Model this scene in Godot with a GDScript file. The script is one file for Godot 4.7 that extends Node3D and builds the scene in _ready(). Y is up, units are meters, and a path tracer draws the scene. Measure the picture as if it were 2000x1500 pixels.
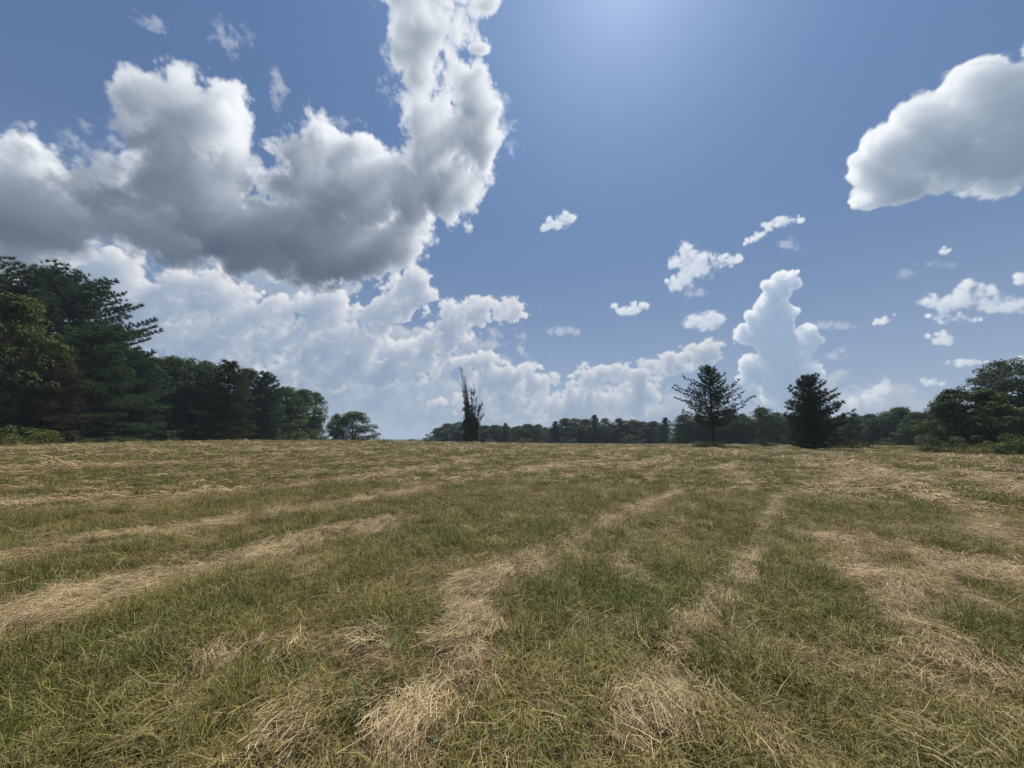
extends Node3D
# A mown hay field in high summer, ringed by woods, with two lone pines, a dead ivy-grown tree and a sky of cumulus. Metres, y up; the camera looks along -z.

var taken := {}

func _ready() -> void:
	# ---- camera, sky, sun, exposure
	var cam := Camera3D.new()
	cam.name = "camera"
	cam.fov = 90.0
	cam.near = 0.05
	cam.far = 6000.0
	cam.position = Vector3(0, EYE + height_at(0, 0), 0)
	cam.rotation_degrees.x = 8.12
	add_child(cam)
	var env := Environment.new()
	env.background_mode = Environment.BG_SKY
	env.sky = make_sky()
	env.background_energy_multiplier = 0.74
	env.tonemap_mode = Environment.TONE_MAPPER_LINEAR
	env.tonemap_exposure = 1.36
	env.sdfgi_enabled = true
	env.ssao_enabled = true
	env.ssil_enabled = true
	env.fog_enabled = true
	env.fog_density = 0.00025
	env.fog_light_color = Color(0.80, 0.88, 1.0)
	var we := WorldEnvironment.new()
	we.environment = env
	add_child(we)
	var sun := DirectionalLight3D.new()
	sun.name = "sun"
	sun.light_energy = 1.6
	sun.light_color = Color(1.0, 0.955, 0.88)
	sun.light_angular_distance = 0.55
	sun.shadow_enabled = true
	sun.directional_shadow_max_distance = 400.0
	var towards := sky_dir(SUN_AZ, SUN_EL)
	add_child(sun)
	sun.look_at_from_position(towards * 100.0, Vector3.ZERO)
	# ---- the ground, then what grows and stands on it
	make_materials()
	make_ground()
	make_trees()
	make_lone_trees()
	make_wood_behind()
	make_stake()
	make_weeds()
	make_bird()
	make_grass()

const CLOUDS := {
	"low": [
		[-44.142, 14.205, 0.119, 0.012, 0.067, -0.285, 1.000],
		[-45.149, 13.688, 0.745, 0.076, 0.131, -0.552, 1.000],
		[-38.562, 18.227, 0.705, 0.064, 0.142, -0.568, 1.000],
		[-51.869, 13.032, 1.278, 0.144, 0.238, -0.827, 1.000],
		[-51.707, 12.657, 1.450, 0.163, 0.315, -1.135, 1.000],
		[-42.706, 14.313, 0.538, 0.052, 0.101, -0.443, 1.000],
		[-41.908, 17.576, 1.033, 0.100, 0.204, -0.755, 1.000],
		[-37.032, 17.102, 0.470, 0.041, 0.121, -0.546, 1.000],
		[-50.179, 14.238, 0.225, 0.025, 0.108, -0.368, 1.000],
		[-51.433, 15.659, 1.342, 0.152, 0.346, -1.022, 1.000],
		[-51.469, 16.179, 0.767, 0.087, 0.220, -0.629, 1.000],
		[-46.379, 14.739, 0.736, 0.077, 0.193, -0.721, 1.000],
		[-48.297, 15.693, 0.631, 0.068, 0.189, -0.623, 1.000],
		[-53.732, 14.513, 1.946, 0.226, 0.471, -1.380, 1.000],
		[-46.567, 15.676, 0.839, 0.088, 0.188, -0.660, 1.000],
		[-48.025, 17.187, 0.346, 0.037, 0.156, -0.476, 1.000],
		[-47.761, 18.586, 1.230, 0.133, 0.318, -0.907, 1.000],
		[-50.923, 16.537, 1.609, 0.181, 0.521, -1.488, 1.000],
		[-49.228, 16.069, 1.282, 0.140, 0.274, -0.852, 1.000],
		[-46.169, 17.018, 0.819, 0.086, 0.233, -0.765, 1.000],
		[-48.733, 17.338, 1.067, 0.116, 0.311, -0.917, 1.000],
		[-49.813, 16.078, 1.781, 0.197, 0.364, -1.109, 1.000],
		[-41.274, 16.295, 0.302, 0.063, 0.215, -0.493, 1.000],
		[-42.864, 17.243, 1.577, 0.331, 0.539, -1.145, 1.000],
		[-41.311, 17.456, 0.780, 0.164, 0.375, -0.826, 1.000],
		[-43.221, 15.119, 1.397, 0.291, 0.491, -1.108, 1.000],
		[-38.669, 18.653, 1.338, 0.280, 0.600, -1.370, 1.000],
		[-43.524, 15.733, 1.119, 0.234, 0.421, -0.923, 1.000],
		[-40.122, 18.119, 0.661, 0.139, 0.348, -0.776, 1.000],
		[-37.111, 13.261, 0.149, 0.013, 0.052, -0.302, 1.000],
		[-41.570, 12.113, 1.273, 0.121, 0.165, -0.884, 1.000],
		[-40.998, 12.328, 0.810, 0.076, 0.140, -0.752, 1.000],
		[-42.223, 13.972, 0.993, 0.096, 0.197, -0.901, 1.000],
		[-32.321, 14.925, 0.637, 0.049, 0.129, -0.790, 1.000],
		[-34.258, 13.298, 0.514, 0.041, 0.080, -0.511, 1.000],
		[-40.606, 14.992, 0.603, 0.056, 0.139, -0.628, 1.000],
		[-28.728, 13.190, 0.117, 0.008, 0.032, -0.255, 1.000],
		[-20.783, 13.012, 0.549, 0.028, 0.053, -0.616, 1.000],
		[-19.601, 15.834, 0.662, 0.032, 0.075, -0.774, 1.000],
		[-26.851, 13.737, 0.689, 0.044, 0.090, -0.747, 1.000],
		[-34.439, 13.669, 0.955, 0.077, 0.141, -0.869, 1.000],
		[-26.448, 15.012, 0.695, 0.044, 0.096, -0.744, 1.000],
		[-25.648, 15.625, 0.633, 0.039, 0.087, -0.671, 1.000],
		[-25.429, 10.460, 0.111, 0.007, 0.028, -0.321, 1.000],
		[-21.687, 13.558, 0.692, 0.036, 0.056, -0.604, 1.000],
		[-17.524, 12.599, 0.694, 0.030, 0.042, -0.612, 1.000],
		[-25.677, 12.349, 0.450, 0.028, 0.057, -0.556, 1.000],
		[-32.340, 11.703, 0.729, 0.055, 0.092, -0.714, 1.000],
		[-27.929, 11.652, 0.716, 0.048, 0.085, -0.792, 1.000],
		[-27.709, 12.667, 0.541, 0.036, 0.083, -0.720, 1.000],
		[-20.058, 10.654, 0.473, 0.023, 0.035, -0.520, 1.000],
		[-26.524, 17.517, 0.302, 0.019, 0.062, -0.413, 1.000],
		[-27.483, 16.937, 1.084, 0.072, 0.202, -1.330, 1.000],
		[-29.026, 17.256, 0.834, 0.058, 0.167, -1.012, 1.000],
		[-29.604, 17.041, 1.110, 0.079, 0.151, -0.907, 1.000],
		[-25.262, 19.015, 0.546, 0.034, 0.116, -0.751, 1.000],
		[-30.037, 17.282, 1.034, 0.074, 0.233, -1.358, 1.000],
		[-16.293, 20.121, 0.264, 0.109, 0.140, -0.292, 1.000],
		[-13.948, 23.075, 0.956, 0.398, 0.524, -1.127, 1.000],
		[-13.913, 20.648, 0.440, 0.180, 0.297, -0.649, 1.000],
		[-13.667, 20.407, 0.576, 0.236, 0.281, -0.617, 1.000],
		[-14.526, 20.672, 0.474, 0.195, 0.223, -0.482, 1.000],
		[-19.869, 19.161, 0.987, 0.411, 0.557, -1.100, 1.000],
		[-14.159, 22.770, 0.723, 0.026, 0.060, -0.614, 1.000],
		[-15.542, 22.714, 1.701, 0.067, 0.193, -1.797, 1.000],
		[-15.415, 22.799, 1.669, 0.065, 0.252, -2.361, 1.000],
		[-14.840, 22.195, 1.743, 0.065, 0.197, -1.973, 1.000],
		[-13.288, 23.147, 1.020, 0.034, 0.137, -1.471, 1.000],
		[-18.371, 17.802, 0.204, 0.064, 0.192, -0.499, 1.000],
		[-21.437, 16.227, 1.161, 0.364, 0.475, -1.189, 1.000],
		[-20.138, 18.255, 0.870, 0.274, 0.394, -0.984, 1.000],
		[-18.210, 17.913, 0.631, 0.197, 0.313, -0.816, 1.000],
		[-20.328, 17.077, 0.685, 0.215, 0.378, -0.955, 1.000],
		[-19.582, 17.748, 0.830, 0.260, 0.349, -0.888, 1.000],
		[-20.076, 17.298, 0.896, 0.281, 0.482, -1.220, 1.000],
		[-4.356, 19.011, 0.175, -0.014, -0.031, -0.503, 1.000],
		[-6.195, 20.373, 0.790, -0.058, -0.049, -1.010, 1.000],
		[1.863, 18.245, 1.394, -0.130, -0.160, -1.656, 1.000],
		[-2.384, 19.350, 0.874, -0.073, -0.073, -1.014, 1.000],
		[0.185, 18.198, 0.718, -0.064, -0.086, -0.985, 1.000],
		[0.666, 19.484, 0.894, -0.081, -0.083, -0.931, 1.000],
		[-9.359, 19.563, 1.719, -0.111, -0.057, -1.819, 1.000],
		[-9.356, 15.516, 0.212, 0.130, 0.193, -0.305, 1.000],
		[-9.715, 17.782, 0.632, 0.392, 0.460, -0.720, 1.000],
		[-6.727, 18.635, 0.699, 0.429, 0.519, -0.844, 1.000],
		[-12.397, 14.835, 0.741, 0.458, 0.540, -0.825, 1.000],
		[-9.178, 16.163, 0.567, 0.349, 0.422, -0.667, 1.000],
		[-8.941, 16.642, 0.723, 0.445, 0.598, -0.948, 1.000],
		[-13.040, 12.377, 0.189, 0.075, 0.132, -0.309, 1.000],
		[-13.622, 11.244, 0.788, 0.311, 0.403, -0.946, 1.000],
		[-15.037, 11.687, 0.431, 0.171, 0.236, -0.542, 1.000],
		[-11.894, 11.575, 0.573, 0.225, 0.353, -0.845, 1.000],
		[-13.693, 12.264, 1.052, 0.416, 0.408, -0.947, 1.000],
		[-16.479, 11.366, 0.717, 0.286, 0.423, -0.955, 1.000],
		[-18.003, 9.766, 0.146, 0.006, 0.026, -0.477, 1.000],
		[-22.912, 9.473, 0.735, 0.041, 0.062, -0.893, 1.000],
		[-11.594, 9.751, 1.050, 0.030, 0.033, -0.951, 1.000],
		[-17.900, 10.927, 0.835, 0.036, 0.065, -1.065, 1.000],
		[-14.600, 11.261, 1.575, 0.056, 0.073, -1.439, 1.000],
		[-14.406, 9.498, 1.661, 0.058, 0.067, -1.582, 1.000],
		[-23.106, 8.736, 1.628, 0.090, 0.121, -1.868, 1.000],
		[-12.359, 11.143, 0.935, 0.028, 0.043, -1.009, 1.000],
		[-22.693, 8.064, 0.113, 0.006, 0.042, -0.714, 1.000],
		[-20.014, 8.620, 1.573, 0.076, 0.116, -2.129, 1.000],
		[-22.651, 7.404, 1.028, 0.056, 0.075, -1.403, 1.000],
		[-19.793, 9.468, 1.819, 0.087, 0.152, -2.564, 1.000],
		[-19.498, 7.984, 1.129, 0.053, 0.058, -1.189, 1.000],
		[-18.741, 8.313, 2.076, 0.094, 0.118, -2.408, 1.000],
		[-14.198, 8.609, 1.622, 0.056, 0.056, -1.480, 1.000],
		[-24.281, 8.299, 1.146, 0.067, 0.096, -1.473, 1.000],
		[-22.885, 8.264, 1.239, 0.068, 0.091, -1.492, 1.000],
		[-21.211, 8.717, 1.381, 0.071, 0.108, -1.829, 1.000],
		[-25.361, 7.809, 1.435, 0.087, 0.125, -1.939, 1.000],
		[-5.432, 11.503, 0.237, 0.003, 0.014, -0.733, 1.000],
		[-8.007, 11.867, 1.342, 0.026, 0.055, -1.900, 1.000],
		[-3.326, 12.279, 1.538, 0.013, 0.026, -2.072, 1.000],
		[-5.932, 12.482, 1.716, 0.025, 0.051, -2.282, 1.000],
		[-3.962, 11.254, 2.050, 0.020, 0.033, -2.434, 1.000],
		[-8.643, 11.571, 2.249, 0.048, 0.071, -2.313, 1.000],
		[-4.891, 12.534, 1.256, 0.015, 0.023, -1.255, 1.000],
		[-7.540, 11.295, 1.903, 0.035, 0.053, -2.039, 1.000],
		[-3.472, 8.487, 0.348, 0.003, 0.003, -0.331, 1.000],
		[-1.730, 8.894, 0.426, 0.002, 0.003, -0.606, 1.000],
		[-0.623, 9.751, 0.888, 0.001, 0.002, -1.042, 1.000],
		[-4.770, 7.643, 0.554, 0.007, 0.009, -0.804, 1.000],
		[-6.110, 9.034, 0.592, 0.009, 0.014, -0.807, 1.000],
		[3.083, 7.956, 0.225, -0.002, -0.004, -0.486, 1.000],
		[2.914, 7.238, 1.110, -0.008, -0.008, -1.235, 1.000],
		[0.157, 9.166, 0.857, -0.000, -0.001, -1.147, 1.000],
		[0.156, 8.416, 0.805, -0.000, -0.000, -1.200, 1.000],
		[3.010, 7.516, 0.917, -0.007, -0.009, -1.316, 1.000],
		[-1.455, 8.642, 1.065, 0.004, 0.005, -1.298, 1.000],
		[3.341, 8.090, 0.908, -0.007, -0.010, -1.176, 1.000],
		[1.703, 9.414, 0.560, -0.002, -0.003, -0.560, 1.000],
		[1.309, 9.630, 0.937, -0.003, -0.004, -1.018, 1.000],
		[2.698, 9.040, 0.967, -0.006, -0.007, -0.905, 1.000],
		[1.425, 10.748, 1.387, -0.005, -0.008, -1.642, 1.000],
		[2.773, 10.638, 0.735, -0.005, -0.009, -1.034, 1.000],
		[3.486, 9.291, 1.610, -0.014, -0.021, -2.139, 1.000],
		[-3.060, 5.060, 0.133, 0.001, 0.002, -0.522, 1.000],
		[-1.881, 6.186, 0.813, 0.004, 0.003, -0.893, 1.000],
		[2.378, 4.594, 1.395, -0.008, -0.005, -1.370, 1.000],
		[1.997, 6.238, 1.249, -0.006, -0.007, -1.781, 1.000],
		[-7.253, 6.032, 0.986, 0.018, 0.017, -1.306, 1.000],
		[-7.914, 5.834, 1.823, 0.035, 0.027, -1.905, 1.000],
		[0.882, 5.137, 0.751, -0.002, -0.001, -1.082, 1.000],
		[-10.470, 5.477, 1.264, 0.032, 0.024, -1.388, 1.000],
		[7.613, 5.023, 0.148, -0.003, -0.005, -0.409, 1.000],
		[14.316, 5.585, 0.693, -0.024, -0.022, -0.901, 1.000],
		[10.103, 4.046, 0.874, -0.022, -0.012, -0.951, 1.000],
		[6.697, 4.782, 0.539, -0.009, -0.007, -0.686, 1.000],
		[11.739, 4.964, 0.812, -0.023, -0.014, -0.778, 1.000],
		[12.280, 5.327, 1.201, -0.036, -0.023, -1.149, 1.000],
		[9.166, 6.605, 0.815, -0.018, -0.018, -0.989, 1.000],
		[11.438, 8.560, 0.398, -0.011, -0.016, -0.530, 1.000],
		[9.896, 9.634, 1.711, -0.042, -0.055, -1.871, 1.000],
		[13.213, 9.434, 1.640, -0.053, -0.060, -1.567, 1.000],
		[12.003, 8.337, 1.122, -0.033, -0.047, -1.529, 1.000],
		[8.804, 9.205, 1.804, -0.039, -0.061, -2.446, 1.000],
		[9.183, 8.509, 1.708, -0.039, -0.044, -1.820, 1.000],
		[15.712, 9.441, 0.461, -0.018, -0.029, -0.629, 1.000],
		[13.831, 9.296, 1.265, -0.043, -0.071, -1.792, 1.000],
		[16.617, 9.628, 1.206, -0.049, -0.071, -1.432, 1.000],
		[16.055, 8.712, 1.799, -0.070, -0.076, -1.743, 1.000],
		[17.997, 9.313, 1.635, -0.071, -0.097, -1.839, 1.000],
		[13.443, 9.942, 1.479, -0.049, -0.063, -1.531, 1.000],
		[23.491, 10.549, 0.167, 0.040, 0.147, -0.548, 1.000],
		[24.639, 11.323, 1.913, 0.442, 0.422, -1.622, 1.000],
		[18.097, 9.001, 1.583, 0.414, 0.520, -1.817, 1.000],
		[24.474, 10.555, 1.553, 0.361, 0.436, -1.634, 1.000],
		[26.508, 11.332, 1.131, 0.252, 0.335, -1.299, 1.000],
		[26.969, 10.976, 1.484, 0.327, 0.330, -1.270, 1.000],
		[18.896, 9.302, 1.033, 0.266, 0.323, -1.141, 1.000],
		[25.586, 12.212, 1.325, 0.300, 0.338, -1.346, 1.000],
		[27.071, 11.478, 0.433, 0.040, 0.055, -0.580, 1.000],
		[28.347, 10.919, 1.915, 0.167, 0.156, -1.620, 1.000],
		[26.471, 10.919, 1.052, 0.099, 0.089, -0.881, 1.000],
		[26.214, 11.869, 0.846, 0.080, 0.088, -0.944, 1.000],
		[26.789, 10.663, 0.801, 0.074, 0.105, -1.031, 1.000],
		[28.636, 10.966, 0.994, 0.086, 0.113, -1.196, 1.000],
		[17.126, 5.719, 0.274, -0.011, -0.012, -0.381, 1.000],
		[17.155, 5.671, 0.422, -0.018, -0.018, -0.593, 1.000],
		[20.165, 5.595, 0.926, -0.045, -0.036, -1.001, 1.000],
		[16.239, 4.640, 0.539, -0.021, -0.017, -0.715, 1.000],
		[18.499, 7.777, 0.825, -0.037, -0.039, -0.869, 1.000],
		[20.669, 5.562, 1.123, -0.056, -0.046, -1.271, 1.000],
		[11.317, 4.223, 0.168, -0.005, -0.005, -0.372, 1.000],
		[16.171, 4.500, 0.767, -0.030, -0.019, -0.825, 1.000],
		[10.379, 3.837, 0.816, -0.021, -0.013, -1.051, 1.000],
		[15.496, 3.161, 0.727, -0.028, -0.014, -0.892, 1.000],
		[17.363, 3.939, 0.794, -0.034, -0.020, -0.924, 1.000],
		[6.623, 3.809, 1.032, -0.017, -0.011, -1.364, 1.000],
		[8.664, 3.730, 0.611, -0.013, -0.007, -0.732, 1.000],
		[-38.262, 9.423, 0.165, 0.015, 0.059, -0.458, 1.000],
		[-38.629, 10.576, 0.711, 0.063, 0.101, -0.690, 1.000],
		[-31.970, 11.105, 2.323, 0.175, 0.239, -1.992, 1.000],
		[-40.407, 8.189, 1.599, 0.147, 0.180, -1.484, 1.000],
		[-33.491, 10.922, 1.478, 0.116, 0.160, -1.274, 1.000],
		[-43.541, 8.847, 1.729, 0.169, 0.190, -1.298, 1.000],
		[-37.519, 10.058, 0.994, 0.086, 0.111, -0.830, 1.000],
		[-41.531, 8.429, 0.930, 0.088, 0.123, -0.948, 1.000],
		[-32.957, 7.795, 0.128, 0.010, 0.050, -0.574, 1.000],
		[-35.490, 7.769, 1.329, 0.109, 0.137, -1.420, 1.000],
		[-24.768, 8.678, 1.297, 0.077, 0.109, -1.559, 1.000],
		[-33.082, 8.566, 1.713, 0.133, 0.194, -2.004, 1.000],
		[-32.762, 7.337, 1.154, 0.088, 0.114, -1.392, 1.000],
		[-27.637, 9.193, 1.259, 0.083, 0.087, -1.035, 1.000],
		[-30.475, 7.711, 1.100, 0.079, 0.081, -1.021, 1.000],
		[-35.439, 8.754, 0.935, 0.077, 0.104, -0.960, 1.000],
		[-28.071, 8.601, 1.025, 0.068, 0.106, -1.328, 1.000],
		[-25.138, 8.283, 0.990, 0.060, 0.087, -1.288, 1.000],
		[-42.583, 11.418, 0.174, 0.017, 0.078, -0.432, 1.000],
		[-44.769, 12.117, 0.841, 0.085, 0.164, -0.788, 1.000],
		[-39.184, 11.852, 1.342, 0.121, 0.170, -1.018, 1.000],
		[-39.025, 11.395, 1.071, 0.096, 0.146, -0.915, 1.000],
		[-38.208, 13.491, 1.330, 0.118, 0.242, -1.317, 1.000],
		[-42.802, 11.057, 1.415, 0.137, 0.271, -1.528, 1.000],
		[-45.188, 11.453, 2.041, 0.207, 0.327, -1.635, 1.000],
		[-42.413, 10.475, 1.683, 0.162, 0.203, -1.223, 1.000],
		[-51.072, 10.520, 0.295, 0.033, 0.085, -0.375, 1.000],
		[-48.245, 10.360, 1.079, 0.115, 0.177, -0.877, 1.000],
		[-48.269, 11.728, 1.188, 0.127, 0.211, -0.928, 1.000],
		[-52.977, 11.406, 1.727, 0.197, 0.259, -0.989, 1.000],
		[-51.281, 10.024, 0.993, 0.111, 0.133, -0.612, 1.000],
		[-51.929, 9.556, 0.882, 0.099, 0.127, -0.598, 1.000],
		[-53.188, 9.517, 1.425, 0.163, 0.247, -1.116, 1.000],
		[-31.434, 17.396, 0.287, -0.022, -0.016, -0.784, 0.600],
		[-28.006, 17.786, 2.206, -0.196, -0.080, -2.435, 0.850],
		[-34.520, 17.612, 2.081, -0.135, -0.003, -2.003, 0.850],
		[-29.544, 17.351, 1.329, -0.110, -0.048, -1.617, 0.850],
		[-34.062, 18.094, 2.861, -0.190, 0.005, -2.403, 0.850],
		[-28.298, 17.075, 1.458, -0.128, -0.056, -1.466, 0.850],
		[-28.691, 16.933, 1.219, -0.105, -0.057, -1.514, 0.850],
		[-29.883, 18.547, 2.145, -0.176, -0.031, -1.979, 0.850],
	],
	"tower": [
		[36.081, 18.063, 0.775, -0.066, -0.136, -0.601, 1.000],
		[37.540, 18.402, 1.207, -0.107, -0.315, -1.298, 1.000],
		[36.539, 17.524, 2.192, -0.188, -0.410, -1.836, 1.000],
		[35.018, 18.652, 1.294, -0.108, -0.298, -1.331, 1.000],
		[35.651, 17.958, 0.844, -0.071, -0.210, -0.952, 1.000],
		[34.736, 19.004, 2.379, -0.197, -0.473, -2.094, 1.000],
		[36.409, 19.220, 1.208, -0.104, -0.269, -1.106, 1.000],
		[35.663, 18.046, 1.056, -0.089, -0.198, -0.891, 1.000],
		[35.316, 15.434, 0.517, -0.043, -0.089, -0.472, 1.000],
		[34.555, 14.546, 1.633, -0.133, -0.216, -1.248, 1.000],
		[33.894, 15.248, 0.699, -0.056, -0.152, -0.861, 1.000],
		[35.483, 17.498, 1.023, -0.086, -0.243, -1.134, 1.000],
		[34.987, 17.232, 1.081, -0.089, -0.221, -1.065, 1.000],
		[34.735, 16.256, 1.782, -0.146, -0.265, -1.368, 1.000],
		[36.532, 15.026, 1.407, -0.120, -0.213, -1.111, 1.000],
		[34.431, 15.932, 0.737, -0.060, -0.138, -0.735, 1.000],
		[37.370, 15.251, 1.780, -0.155, -0.366, -1.824, 1.000],
		[34.521, 13.685, 0.447, -0.036, -0.101, -0.620, 1.000],
		[35.040, 13.771, 1.405, -0.115, -0.177, -1.062, 1.000],
		[34.171, 13.398, 2.281, -0.183, -0.278, -1.765, 1.000],
		[32.940, 14.721, 1.553, -0.121, -0.237, -1.437, 1.000],
		[35.300, 14.778, 1.353, -0.112, -0.264, -1.462, 1.000],
		[34.684, 12.914, 1.044, -0.085, -0.141, -0.914, 1.000],
		[33.699, 14.130, 1.293, -0.102, -0.198, -1.218, 1.000],
		[36.397, 14.234, 1.903, -0.161, -0.273, -1.507, 1.000],
		[36.433, 13.497, 1.337, -0.113, -0.185, -1.072, 1.000],
		[35.705, 11.931, 0.319, -0.026, -0.087, -0.587, 1.000],
		[37.186, 11.882, 1.770, -0.152, -0.309, -1.979, 1.000],
		[38.362, 12.611, 0.963, -0.085, -0.181, -1.046, 1.000],
		[36.466, 12.142, 1.963, -0.166, -0.231, -1.488, 1.000],
		[35.486, 11.423, 1.588, -0.131, -0.218, -1.541, 1.000],
		[34.131, 12.095, 0.733, -0.059, -0.124, -0.876, 1.000],
		[34.227, 12.770, 2.014, -0.161, -0.308, -2.046, 1.000],
		[38.099, 11.226, 2.332, -0.205, -0.327, -2.144, 1.000],
		[32.654, 12.766, 1.166, -0.090, -0.150, -1.059, 1.000],
		[38.027, 11.012, 1.346, -0.118, -0.163, -1.091, 1.000],
		[35.573, 8.499, 0.328, -0.027, -0.033, -0.313, 1.000],
		[38.261, 7.445, 0.799, -0.070, -0.058, -0.571, 1.000],
		[32.087, 9.507, 0.906, -0.068, -0.092, -0.890, 1.000],
		[32.699, 8.876, 0.603, -0.046, -0.064, -0.651, 1.000],
		[35.695, 9.082, 0.707, -0.059, -0.061, -0.541, 1.000],
		[35.357, 11.209, 0.833, -0.069, -0.128, -0.929, 1.000],
		[34.483, 10.200, 0.750, -0.060, -0.095, -0.778, 1.000],
		[32.887, 8.863, 0.895, -0.069, -0.111, -1.112, 1.000],
		[33.131, 8.347, 0.687, -0.053, -0.063, -0.667, 1.000],
		[35.698, 5.673, 0.386, -0.032, -0.034, -0.472, 1.000],
		[34.627, 6.722, 0.793, -0.064, -0.064, -0.795, 1.000],
		[36.024, 7.054, 1.054, -0.088, -0.077, -0.858, 1.000],
		[35.600, 5.732, 0.893, -0.074, -0.065, -0.910, 1.000],
		[36.233, 7.205, 0.651, -0.055, -0.063, -0.691, 1.000],
		[36.908, 4.724, 1.191, -0.101, -0.065, -1.051, 1.000],
		[34.637, 6.857, 1.283, -0.103, -0.095, -1.154, 1.000],
		[34.020, 6.313, 1.305, -0.103, -0.090, -1.216, 1.000],
		[36.727, 6.711, 0.679, -0.058, -0.066, -0.753, 1.000],
		[37.146, 19.338, 1.079, 0.290, 0.564, -1.865, 0.800],
		[36.832, 19.112, 6.879, 1.866, 1.592, -5.199, 1.000],
		[38.093, 19.786, 8.649, 2.269, 2.800, -9.533, 1.000],
		[36.123, 19.046, 6.429, 1.775, 1.634, -5.294, 1.000],
		[36.686, 18.980, 5.233, 1.425, 1.334, -4.326, 1.000],
		[37.042, 19.252, 6.013, 1.622, 1.371, -4.513, 1.000],
		[37.628, 19.876, 9.194, 2.442, 1.903, -6.481, 1.000],
		[38.119, 19.680, 4.909, 1.287, 1.388, -4.702, 1.000],
		[38.070, 19.716, 5.941, 1.560, 1.780, -6.038, 1.000],
		[36.097, 19.118, 4.645, 1.283, 1.417, -4.603, 1.000],
		[32.859, 13.620, 0.979, -0.076, -0.082, -0.537, 1.000],
		[32.773, 12.833, 1.000, -0.077, -0.162, -1.135, 1.000],
		[32.741, 15.314, 1.372, -0.106, -0.204, -1.202, 1.000],
		[31.786, 14.276, 2.118, -0.159, -0.327, -2.137, 1.000],
		[33.389, 13.301, 0.944, -0.074, -0.132, -0.868, 1.000],
		[33.202, 12.948, 0.990, -0.077, -0.177, -1.210, 1.000],
		[31.889, 13.263, 0.767, -0.058, -0.139, -0.977, 1.000],
		[33.613, 13.406, 1.150, -0.091, -0.198, -1.287, 1.000],
		[38.434, 11.339, 0.946, -0.084, -0.138, -0.883, 1.000],
		[39.332, 11.313, 1.690, -0.152, -0.308, -1.916, 1.000],
		[37.966, 11.958, 2.622, -0.230, -0.481, -2.974, 1.000],
		[38.739, 11.282, 2.889, -0.257, -0.360, -2.295, 1.000],
		[38.349, 10.974, 2.200, -0.194, -0.302, -2.004, 1.000],
		[38.210, 11.057, 2.284, -0.201, -0.387, -2.566, 1.000],
		[37.253, 11.495, 2.196, -0.189, -0.315, -2.082, 1.000],
		[39.059, 11.855, 3.063, -0.275, -0.446, -2.678, 1.000],
		[37.864, 11.344, 1.704, -0.149, -0.269, -1.757, 1.000],
		[31.549, 7.587, 0.952, 0.072, 0.158, -1.282, 0.800],
		[32.657, 7.666, 2.336, 0.167, 0.356, -2.933, 1.000],
		[32.549, 7.655, 3.672, 0.264, 0.456, -3.753, 1.000],
		[32.155, 7.532, 1.809, 0.133, 0.256, -2.073, 1.000],
		[31.908, 8.113, 2.782, 0.207, 0.282, -2.403, 1.000],
		[31.849, 8.206, 3.461, 0.258, 0.507, -4.353, 1.000],
		[32.386, 8.005, 4.093, 0.297, 0.571, -4.836, 1.000],
		[32.142, 8.199, 1.845, 0.135, 0.256, -2.203, 1.000],
		[31.687, 8.085, 5.066, 0.380, 0.480, -4.065, 1.000],
	],
	"puff": [
		[7.754, 30.800, 0.556, 0.295, 0.415, -0.987, 1.000],
		[6.040, 31.125, 1.817, 0.984, 0.827, -1.906, 1.000],
		[5.586, 30.291, 1.047, 0.567, 0.673, -1.523, 1.000],
		[8.608, 31.846, 1.548, 0.817, 0.703, -1.725, 1.000],
		[5.792, 30.937, 1.544, 0.837, 1.038, -2.375, 1.000],
		[9.385, 31.165, 1.406, 0.732, 0.599, -1.480, 1.000],
		[6.833, 30.536, 0.948, 0.507, 0.604, -1.404, 1.000],
		[34.370, 24.699, 0.804, 0.294, 0.655, -1.831, 1.000],
		[35.458, 25.462, 3.242, 1.158, 1.147, -3.348, 1.000],
		[34.206, 25.160, 4.024, 1.478, 1.087, -3.091, 1.000],
		[35.818, 25.045, 4.449, 1.576, 1.316, -3.791, 1.000],
		[35.674, 25.176, 2.581, 0.917, 0.994, -2.874, 1.000],
		[34.303, 24.943, 2.997, 1.098, 0.990, -2.793, 1.000],
		[33.138, 24.589, 3.540, 1.331, 0.973, -2.675, 1.000],
		[32.850, 24.217, 4.780, 1.808, 1.766, -4.778, 1.000],
		[37.216, 25.542, 0.728, 0.061, -0.133, -1.785, 1.000],
		[37.063, 25.902, 2.507, 0.213, -0.163, -2.090, 1.000],
		[36.804, 26.065, 3.043, 0.262, -0.207, -2.669, 1.000],
		[36.620, 25.497, 3.433, 0.297, -0.240, -3.490, 1.000],
		[38.829, 25.809, 6.911, 0.534, -0.527, -5.736, 1.000],
		[38.299, 25.513, 4.609, 0.366, -0.339, -4.077, 1.000],
		[35.835, 25.809, 4.735, 0.426, -0.344, -5.195, 1.000],
		[38.846, 25.222, 2.564, 0.197, -0.254, -3.020, 1.000],
		[35.145, 25.835, 2.588, 0.241, -0.180, -2.966, 1.000],
		[27.549, 22.939, 0.422, 0.025, -0.031, -0.618, 1.000],
		[26.976, 22.108, 0.728, 0.045, -0.036, -0.922, 1.000],
		[25.986, 24.376, 1.223, 0.080, -0.057, -1.112, 1.000],
		[26.776, 22.067, 1.430, 0.089, -0.044, -1.182, 1.000],
		[24.213, 23.855, 1.030, 0.074, -0.037, -1.080, 1.000],
		[25.945, 24.644, 0.712, 0.047, -0.041, -0.763, 1.000],
		[25.350, 24.618, 1.875, 0.128, -0.085, -1.750, 1.000],
		[25.150, 21.398, 0.637, 0.168, 0.170, -0.798, 1.000],
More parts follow.
